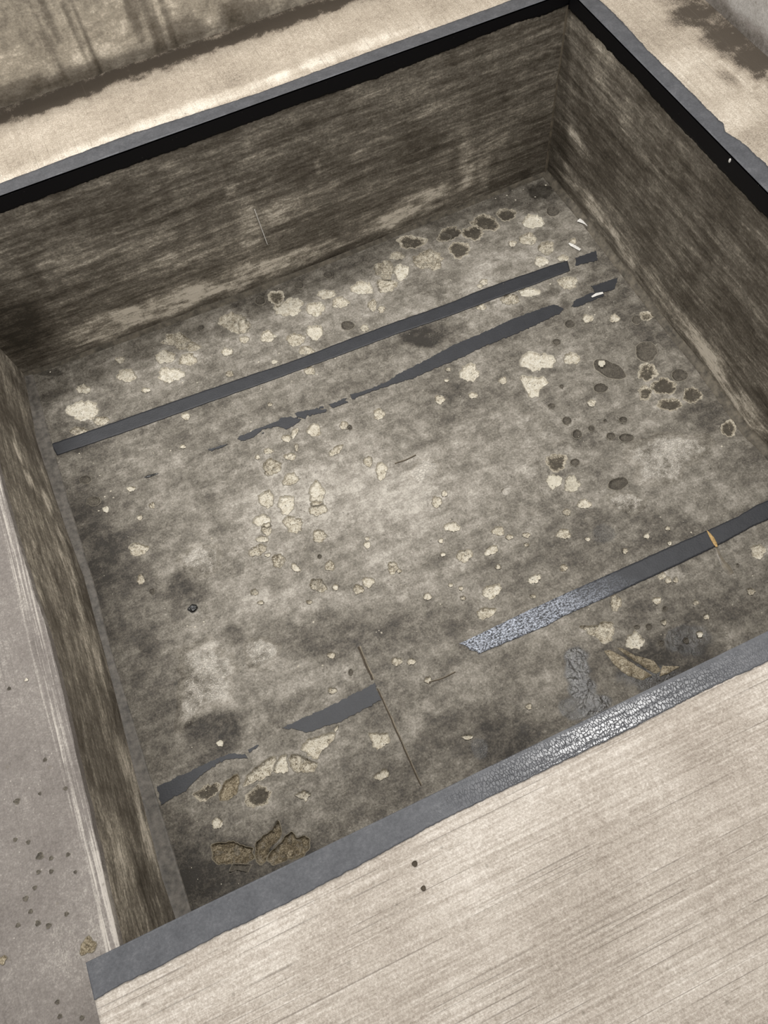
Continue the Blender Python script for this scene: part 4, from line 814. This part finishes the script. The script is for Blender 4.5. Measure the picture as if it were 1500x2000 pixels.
for (x, y, r) in FRONT_HOLES:
    th = np.linspace(0, 2 * np.pi, 14, endpoint=False)
    V = []; F = []
    for k, (t, z) in enumerate(((1.0, 0.0009), (0.82, 0.0014), (0.6, 0.0006), (0.3, 0.0004))):
        for q in th:
            rr = r * t * (1 + 0.08 * math.sin(3 * q + x * 90))
            V.append((x + rr * math.cos(q), y + rr * math.sin(q), z + 0.0004))
    for k in range(3):
        for j in range(14):
            F.append((k * 14 + j, k * 14 + (j + 1) % 14, (k + 1) * 14 + (j + 1) % 14, (k + 1) * 14 + j))
    F.append(tuple(range(42, 56)))
    me = bpy.data.meshes.new('pinhole'); me.from_pydata(V, [], F)
    link('pinhole', me, MAT['crack'], ledge_near)
for (kind, x, y, r) in LEFT_SPALLS:
    th = np.linspace(0, 2 * np.pi, 20, endpoint=False)
    V = []; F = []
    for k, (t, z) in enumerate(((1.06, 0.0004), (0.95, 0.0017), (0.75, 0.0010), (0.4, 0.0008))):
        for q in th:
            rr = r * t * (1 + 0.16 * math.sin(3 * q + y * 70) + 0.1 * math.sin(5 * q + x * 200))
            V.append((x + rr * math.cos(q), y + rr * math.sin(q) * 0.9, ZL + z))
    for k in range(3):
        for j in range(20):
            F.append((k * 20 + j, k * 20 + (j + 1) % 20, (k + 1) * 20 + (j + 1) % 20, (k + 1) * 20 + j))
    F.append(tuple(range(60, 80)))
    me = bpy.data.meshes.new('chip'); me.from_pydata(V, [], F)
    at = me.attributes.new('edge', 'FLOAT', 'POINT')
    at.data.foreach_set('value', np.repeat([1.0, 0.5, 0.0, 0.0], 20).astype(np.float32))
    link('chip', me, MAT[kind], ledge_left)

# ------------------------------------------------------------------ upright walls behind the ledges
U, Z = np.meshgrid(np.arange(-1.0, RIGHT_OUT + 0.1, 0.008), np.linspace(-0.02, 0.75, 90))
tone = 0.22 + 0.0 * U
for u, z, a, b, ch, s in OUTER_MARKS:
    q = np.sqrt(((U - u) / a) ** 2 + ((Z - z) / b) ** 2) + 0.6 * fbm(U, Z, 30, 3, 44)
    tone = tone + (0.3 if ch == 'l' else -0.34) * s * smooth(1.2, 0.5, q)
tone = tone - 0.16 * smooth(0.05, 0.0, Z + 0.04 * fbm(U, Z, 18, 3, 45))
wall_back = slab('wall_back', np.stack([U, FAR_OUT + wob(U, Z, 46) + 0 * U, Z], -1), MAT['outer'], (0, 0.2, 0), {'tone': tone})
U, Z = np.meshgrid(np.arange(-1.2, FAR_OUT + 0.02, 0.008), np.linspace(-0.02, 0.45, 60))
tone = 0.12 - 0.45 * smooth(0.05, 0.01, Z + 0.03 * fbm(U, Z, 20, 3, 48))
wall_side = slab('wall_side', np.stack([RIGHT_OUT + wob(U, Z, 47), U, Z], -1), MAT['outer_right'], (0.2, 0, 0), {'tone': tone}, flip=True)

# ------------------------------------------------------------------ skirtings and corner bead


def profile_run(name, P0, mat, sect, kind='structure', n_sub=1):
    """sweep: P0 (n,3) path, sect list of (n,3)-offset arrays"""
    V = np.concatenate([P0 + s for s in sect]); n_ = len(P0)
    F = [quads(n_, 2, k * n_) for k in range(len(sect) - 1)]
    return link(name, mesh_np(name, V, np.concatenate(F)), mat, None, kind)


yy = np.linspace(0.0, L, 300)
xin = np.interp(yy, [p_[0] for p_ in LEFT_FOOT], [p_[1] for p_ in LEFT_FOOT])
xout = np.interp(yy, [p_[0] for p_ in LEFT_STRIP], [p_[1] for p_ in LEFT_STRIP])
z_ = floor_base(xin, yy)
wv = 0.0015 * fbm(yy, yy * 0, 30, 3, 4)
base = np.stack([xin, yy, z_ * 0 - D], -1)
o_ = lambda a, h: np.stack([a, 0 * yy, 0 * yy + h], -1)
profile_run('trim_1', base, MAT['skirt'], [o_(-0.012 + 0 * yy, 0.012), o_(0.002 + wv, 0.0065), o_(0.007 + wv, 0.0045), o_((xout - xin) - 0.004 + wv, 0.0035), o_((xout - xin) + wv, 0.0028), o_((xout - xin) + 0.0015 + wv, -0.003)])
xr = W + np.interp(yy, [p_[0] for p_ in RIGHT_FOOT], [p_[1] for p_ in RIGHT_FOOT])
wv2 = 0.002 * fbm(yy, yy * 0, 25, 3, 6)
base = np.stack([xr, yy, 0 * yy - D], -1)
profile_run('trim_2', base, MAT['cove'], [o_(0.012 + 0 * yy, 0.045), o_(0.001 + wv2, 0.024), o_(-0.003 + wv2, 0.015), o_(-0.0055 + wv2, 0.0145), o_(-0.009 + wv2, 0.006), o_(-0.0125 + wv2, 0.0055), o_(-0.016 + wv2, -0.003)])
xx = np.linspace(0.0, W, 300)
yf = L + np.interp(xx, [p_[0] for p_ in FAR_FOOT], [p_[1] for p_ in FAR_FOOT])
wv3 = 0.002 * fbm(xx, xx * 0, 22, 3, 7)
base = np.stack([xx, yf, 0 * xx - D], -1)
p_y = lambda a, h: np.stack([0 * xx, a, 0 * xx + h], -1)
profile_run('trim_3', base, MAT['cove'], [p_y(0.012 + 0 * xx, 0.030), p_y(0.0 + wv3, 0.014), p_y(-0.005 + wv3, 0.006), p_y(-0.010 + wv3, -0.003)])
zz = np.linspace(-D, -0.035, 90)
wv4 = 0.003 * fbm(zz, zz * 0, 28, 3, 9)
xc = W + np.interp(L, [p_[0] for p_ in RIGHT_FOOT], [p_[1] for p_ in RIGHT_FOOT]) * (zz / -D) ** 2
base = np.stack([xc, 0 * zz + L + 0.002, zz], -1)
c_ = lambda a, b: np.stack([a, b, 0 * zz], -1)
profile_run('trim_4', base, MAT['caulk'], [c_(-0.009 + wv4, 0.006 + 0 * zz), c_(-0.006 + wv4, -0.002 + 0 * zz), c_(-0.004 + wv4, -0.004 + wv4), c_(-0.001 + 0 * zz, -0.003 + wv4), c_(0.006 + 0 * zz, -0.008 + wv4)])

# ------------------------------------------------------------------ black edging round the rim


def band(name, n_, m_, fn, thick, wr=None):
    """ribbon fn(i in 0..1 along, j in 0..1 across) -> world points, with `thick` skirt vector"""
    s, t = np.meshgrid(np.linspace(0, 1, n_), np.linspace(0, 1, m_))
    P = fn(s, t)
    at = {'wrinkle': wr(P) if wr is not None else np.zeros(s.shape), 'glare_wear': np.zeros(s.shape)}
    return P, at


def solid_band(name, P, at, mat, back, flip, parent):
    o = slab(name, P, mat, back, at, kind=None, flip=flip)
    if parent is not None:
        part_of(o, parent)
    return o


def rag(u, seed, amp=0.0022):
    return amp * (fbm(u, u * 0, 40, 3, seed) * 1.6 + 1.7 * fbm(u, u * 0, 160, 3, seed + 3, 0.7))


TH = 0.0022
# far
root = empty('edge_strip', (0.9, L, 0.0), 'black edging along the rim of the far pit wall, grey on top with dust and painted-in light', 'edging', 'rim edging')
a0, a1 = -1.0, W
lin = lambda arr, u: np.interp(u, [q[0] for q in arr], [q[1] for q in arr])
s, t = np.meshgrid(np.linspace(0, 1, 600), np.linspace(0, 1, 8))
u = a0 + s * (a1 + 0.05 - a0)
P = np.stack([u, L - TH + t * (lin(FAR_TOP, u) + rag(u, 3) + TH), 0 * u + TH + 0.0006 * fbm(u, t, 20, 2, 4)], -1)
solid_band('top_face', P, {'wrinkle': 0 * u, 'glare_wear': 0 * u}, MAT['strip'], (0, 0, -0.004), False, root)
u = a0 + s * (a1 - a0)
P = np.stack([u, 0 * u + L - TH, TH - (1 - t) * (lin(FAR_DROP, u) + 1.6 * rag(u, 8) + TH)], -1)
solid_band('side_face', P, {'wrinkle': 0 * u, 'glare_wear': 0 * u}, MAT['strip'], (0, 0.006, 0), False, root)
# right
root = empty('edge_strip', (W, 0.9, 0.0), 'black edging along the rim of the right pit wall, scuffed on top', 'edging', 'rim edging')
u = s * (L - TH)
P = np.stack([W - TH + t * (lin(RIGHT_TOP[::-1], u) + 1.3 * rag(u, 13) + TH), u, 0 * u + TH + 0.0006 * fbm(u, t, 20, 2, 5)], -1)
solid_band('top_face', P, {'wrinkle': 0 * u, 'glare_wear': 0 * u}, MAT['strip'], (0, 0, -0.004), True, root)
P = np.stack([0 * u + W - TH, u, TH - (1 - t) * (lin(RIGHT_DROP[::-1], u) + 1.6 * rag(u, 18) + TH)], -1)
solid_band('side_face', P, {'wrinkle': 0 * u, 'glare_wear': 0 * u}, MAT['strip'], (0.006, 0, 0), True, root)
# near
root = empty('edge_strip', (0.9, 0.0, 0.0), 'wide black edging along the near rim, wrinkled and shiny in the middle', 'edging', 'rim edging')
s, t = np.meshgrid(np.linspace(0, 1, 900), np.linspace(0, 1, 20))
u = 0.037 + s * (W - 0.037)
wr = smooth(0.55, 0.85, u + 0.1 * fbm(u, t * 0.2, 14, 3, 6)) * smooth(1.32, 1.02, u) * (0.45 + 0.55 * smooth(0.9, 0.55, t + 0.5 * fbm(u, t * 0.3, 18, 3, 5)))
P = np.stack([u, TH - (1 - t) * (lin(FRONT_TOP, u) + rag(u, 23, 0.0014) + TH), 0 * u + TH + 0.0009 * fbm(u, t, 20, 2, 6)], -1)
solid_band('top_face', P, {'wrinkle': wr, 'glare_wear': 0 * u}, MAT['strip'], (0, 0, -0.004), False, root)
P = np.stack([u, 0 * u + TH, TH - (1 - t) * (0.045 + 1.6 * rag(u, 28))], -1)
solid_band('side_face', P, {'wrinkle': 0 * u, 'glare_wear': 0 * u}, MAT['strip'], (0, -0.006, 0), True, root)

# ------------------------------------------------------------------ black tape on the pit floor


def resample(P, s):
    P = np.array(P); seg = np.concatenate([[0], np.cumsum(np.hypot(*np.diff(P, axis=0).T))]); seg /= seg[-1]
    return np.stack([np.interp(s, seg, P[:, 0]), np.interp(s, seg, P[:, 1])], -1)


def tape(name, edges, label, glare_wear=None, seed=0, torn_left=0.0):
    s1 = np.linspace(0, 1, 420); m_ = 10
    A = resample(edges[0], s1); B = resample(edges[1], s1)
    d = (A - B) / np.linalg.norm(A - B, axis=1, keepdims=True)
    A = A + d * rag(s1 * 2, seed, 0.0012)[:, None]; B = B - d * rag(s1 * 2, seed + 9, 0.0012)[:, None]
    t = np.linspace(0, 1, m_)[:, None, None]
    XY = B[None] * (1 - t) + A[None] * t
    X, Y = XY[..., 0].copy(), XY[..., 1]
    if torn_left:
        fr = np.exp(-s1 / 0.02)[None, :]
        X += torn_left * fr * (fbm(Y, Y * 0, 60, 3, seed + 5) * 1.6)
    Zt = floor_base(X, Y) + 0.0022 + 0.0006 * fbm(X, Y, 40, 3, seed)
    w = glare_wear(X, Y) if glare_wear is not None else 0 * X
    o = slab(name, np.stack([X, Y, Zt], -1), MAT['tape'], (0, 0, -0.003), {'glare_wear': w}, kind=None)
    return o


def frag(name, poly, seed, parent):
    P = np.array(poly)
    Q = np.concatenate([np.linspace(P[j], P[(j + 1) % len(P)], max(2, int(np.linalg.norm(P[(j + 1) % len(P)] - P[j]) / 0.003)), endpoint=False) for j in range(len(P))])
    k = np.arange(len(Q))
    Q = Q + 0.0095 * np.stack([fbm(k * 0.45, k * 0, 1, 4, seed, 0.7), fbm(k * 0.45, k * 0, 1, 4, seed + 7, 0.7)], -1)
    z = floor_base(Q[:, 0], Q[:, 1])
    bm = bmesh.new()
    top = [bm.verts.new((q[0], q[1], zz_ + 0.0022)) for q, zz_ in zip(Q, z)]
    bot = [bm.verts.new((q[0], q[1], zz_ - 0.0006)) for q, zz_ in zip(Q, z)]
    f = bm.faces.new(top)
    for j in range(len(Q)):
        j2 = (j + 1) % len(Q)
        bm.faces.new((top[j], bot[j], bot[j2], top[j2]))
    bmesh.ops.recalc_face_normals(bm, faces=bm.faces)
    bmesh.ops.triangulate(bm, faces=[f_ for f_ in bm.faces if len(f_.verts) > 4])
    me = bpy.data.meshes.new(name)
    bm.to_mesh(me); bm.free()
    o = link(name, me, MAT['tape'])
    part_of(o, parent)
    return o


def taped(label, loc):
    return empty('floor_tape', (loc[0], loc[1], -D), label, 'tape', 'black tape lines on the pit floor')


r1 = taped('long black tape line across the pit floor nearest the far wall', (0.9, 1.4))
part_of(tape('tape_strip', TAPE_FAR, '', seed=31), r1)
for i, P in enumerate(FRAG_FAR):
    frag('tape_fragment', P, 40 + i, r1)
r2 = taped('torn black tape line breaking into scraps, in front of the long unbroken one', (1.1, 1.1))
for i, P in enumerate(FRAG_SECOND):
    frag('tape_fragment', P, 50 + i, r2)
r_t = random.Random(21)
for k in range(26):                              # crumbs of tape left along the torn line
    q = r_t.random()
    cx = TORN_PATH[0][0] + q * (TORN_PATH[1][0] - TORN_PATH[0][0]); cy = TORN_PATH[0][1] + q * (TORN_PATH[1][1] - TORN_PATH[0][1])
    cx += r_t.uniform(-0.006, 0.006); cy += r_t.uniform(-0.010, 0.010); rr = r_t.uniform(0.0025, 0.009)
    n_p = r_t.randint(6, 9)
    frag('tape_fragment', [(cx + rr * r_t.uniform(0.5, 1.5) * math.cos(6.283 * j / n_p), cy + 0.6 * rr * r_t.uniform(0.5, 1.3) * math.sin(6.283 * j / n_p)) for j in range(n_p)], 100 + k, r2)
r3 = taped('black tape line at the right with a scratched left end, its silvery glare painted on', (1.2, 0.45))
part_of(tape('tape_strip', TAPE_NEAR_RIGHT, '', glare_wear=lambda X, Y: smooth(1.36, 1.02, X + 0.2 * fbm(X, Y, 14, 3, 5)), seed=35, torn_left=0.05), r3)
r4 = taped('worn black tape remnant at the left, ending at the crack', (0.45, 0.3))
for i, P in enumerate(FRAG_LEFT):
    frag('tape_fragment', P, 70 + i, r4)

# ------------------------------------------------------------------ loose bits


def lump_mesh(name, pts, radii, flat=0.5, seed=0, sides=8, lift=0.0):
    """tapering irregular bar through pts (xyz) with the given radii"""
    P = np.array(pts, float); n_ = len(P)
    T = np.gradient(P, axis=0); T /= np.linalg.norm(T, axis=1, keepdims=True)
    V = []; r_ = random.Random(seed)
    for i in range(n_):
        up = np.array([0, 0, 1.0]); sx = np.cross(T[i], up); sx /= max(1e-6, np.linalg.norm(sx)); uz = np.cross(sx, T[i])
        for k in range(sides):
            q = 2 * math.pi * k / sides
            j = 1 + r_.uniform(-0.15, 0.15)
            V.append(P[i] + sx * radii[i] * j * math.cos(q) + uz * radii[i] * flat * j * math.sin(q))
    F = []
    for i in range(n_ - 1):
        for k in range(sides):
            k2 = (k + 1) % sides
            F.append((i * sides + k, i * sides + k2, (i + 1) * sides + k2, (i + 1) * sides + k))
    F.append(tuple(range(sides))[::-1]); F.append(tuple(range((n_ - 1) * sides, n_ * sides)))
    me = bpy.data.meshes.new(name); me.from_pydata([tuple(v) for v in V], [], F)
    return me


def on_floor(p, h):
    return (p[0], p[1], float(floor_base(p[0], p[1])) + h)


def between(a, b, n_):
    return [tuple(np.array(a) + (np.array(b) - np.array(a)) * k / (n_ - 1)) for k in range(n_)]


a_, b_, c2 = SPLINTER
o = link('wood_splinter', lump_mesh('wood_splinter', [on_floor(a_, 0.0033), on_floor(np.array(a_) * 0.6 + np.array(b_) * 0.4, 0.0036), on_floor(b_, 0.0042), on_floor(np.array(b_) * 0.4 + np.array(c2) * 0.6, 0.0042), on_floor(c2, 0.0036)],
                                    [0.0009, 0.003, 0.0052, 0.0050, 0.003], 0.4, 3), MAT['wood'])
tag(o, 'pale wood splinter lying across the black tape at the right', 'splinter')
pts = [on_floor(p_, 0.0006) for p_ in SMEAR]
o = link('resin_smear', lump_mesh('resin_smear', pts, [0.003, 0.0045, 0.0065, 0.012, 0.008], 0.10, 5, 12), MAT['smear'])
tag(o, 'dried brownish resin drip running from the wood splinter', 'resin drip')
root = empty('plastic_scrap', on_floor(SCRAP_T[1], 0), 'small white plastic scrap with flared ends at the foot of the right wall', 'scrap')
part_of(link('scrap_body', lump_mesh('scrap_body', [on_floor(p_, 0.006) for p_ in between(SCRAP_T[0], SCRAP_T[2], 5)], [0.009, 0.006, 0.0035, 0.006, 0.009], 0.3, 6), MAT['white']), root)
o = link('paper_scrap', lump_mesh('paper_scrap', [on_floor(p_, 0.004) for p_ in between(SCRAP_B[0], SCRAP_B[1], 5)], [0.003, 0.006, 0.0058, 0.0062, 0.004], 0.35, 8), MAT['white'])
tag(o, 'white paper scrap on the floor just beyond the end of the long tape', 'scrap')
o = link('tape_curl', lump_mesh('tape_curl', [on_floor(p_, 0.005) for p_ in (CURL[0], CURL[1], CURL[2])], [0.003, 0.0055, 0.004], 0.4, 9), MAT['white'])
tag(o, 'white peeled curl on the torn black tape near the right wall', 'scrap')
# black lump
bm = bmesh.new()
bmesh.ops.create_icosphere(bm, subdivisions=3, radius=1.0)
for v in bm.verts:
    k = 1 + 0.9 * float(fbm(v.co.x * 1.0 + 5, v.co.y + v.co.z * 0.7, 1.6, 3, 3))
    v.co = (LUMP[0] + v.co.x * 0.013 * k, LUMP[1] + v.co.y * 0.011 * k, float(floor_base(*LUMP)) + 0.001 + v.co.z * 0.0065 * k)
me = bpy.data.meshes.new('tar_lump'); bm.to_mesh(me); bm.free()
o = link('tar_lump', me, MAT['black'])
tag(o, 'shiny black lump of tar on a dark stain at the left', 'tar lump')
o = link('dark_sliver', lump_mesh('dark_sliver', [on_floor(p_, 0.0018) for p_ in between(SLIVER[0], SLIVER[1], 5)], [0.0012, 0.0045, 0.0040, 0.0028, 0.0008], 0.35, 12), MAT['black'])
tag(o, 'thin dark sliver on the floor below the left end of the long tape', 'sliver')
(rx0, rz0), (rx1, rz1) = ROD
o = link('white_rod', lump_mesh('white_rod', [(x_, L - 0.010, z__) for (x_, z__) in between((rx0, rz0), (rx1, rz1), 6)], [0.0014] * 6, 1.0, 13, 6), MAT['white'])
tag(o, 'thin white stick stuck upright to the far pit wall', 'stick')
u_, z_f = FLECK
bm = bmesh.new(); bmesh.ops.create_icosphere(bm, subdivisions=2, radius=1.0)
for v in bm.verts:
    v.co = (W - TH - 0.0002 + v.co.x * 0.002, u_ + v.co.y * 0.0035, z_f + v.co.z * 0.006)
me = bpy.data.meshes.new('white_fleck'); bm.to_mesh(me); bm.free()
tag(link('white_fleck', me, MAT['white']), 'tiny white fleck stuck on the black edging of the right wall', 'fleck')

# pale grit scattered over the floor: nobody could count it
V = []; F = []
r_ = random.Random(5)
spots = [(p_[0], p_[1], r_.uniform(0.0022, 0.0042)) for p_ in GRIT]
for k in range(420):
    x_ = r_.uniform(0.05, W - 0.04); y_ = r_.uniform(0.05, L - 0.04)
    spots.append((x_, y_, r_.uniform(0.0008, 0.0019)))
ico = [(0, 0, 1), (0.9, 0, 0.1), (0, 0.8, 0), (-0.85, 0.1, 0), (0.1, -0.9, 0.1), (0, 0, -0.6)]
tri = [(0, 1, 2), (0, 2, 3), (0, 3, 4), (0, 4, 1), (5, 2, 1), (5, 3, 2), (5, 4, 3), (5, 1, 4)]
for (x_, y_, s_) in spots:
    b0 = len(V); a_ = r_.uniform(0, 6.28)
    for (px, py, pz) in ico:
        j = r_.uniform(0.75, 1.25)
        V.append((x_ + s_ * j * (px * math.cos(a_) - py * math.sin(a_)), y_ + s_ * j * (px * math.sin(a_) + py * math.cos(a_)), float(floor_base(x_, y_)) + 0.0006 + s_ * 0.6 * pz))
    F += [tuple(b0 + q for q in t_) for t_ in tri]
me = bpy.data.meshes.new('grit'); me.from_pydata(V, [], F)
o = link('grit', me, MAT['grit'], None, 'stuff')
tag(o, 'pale grit and crumbs scattered over the pit floor', 'grit')
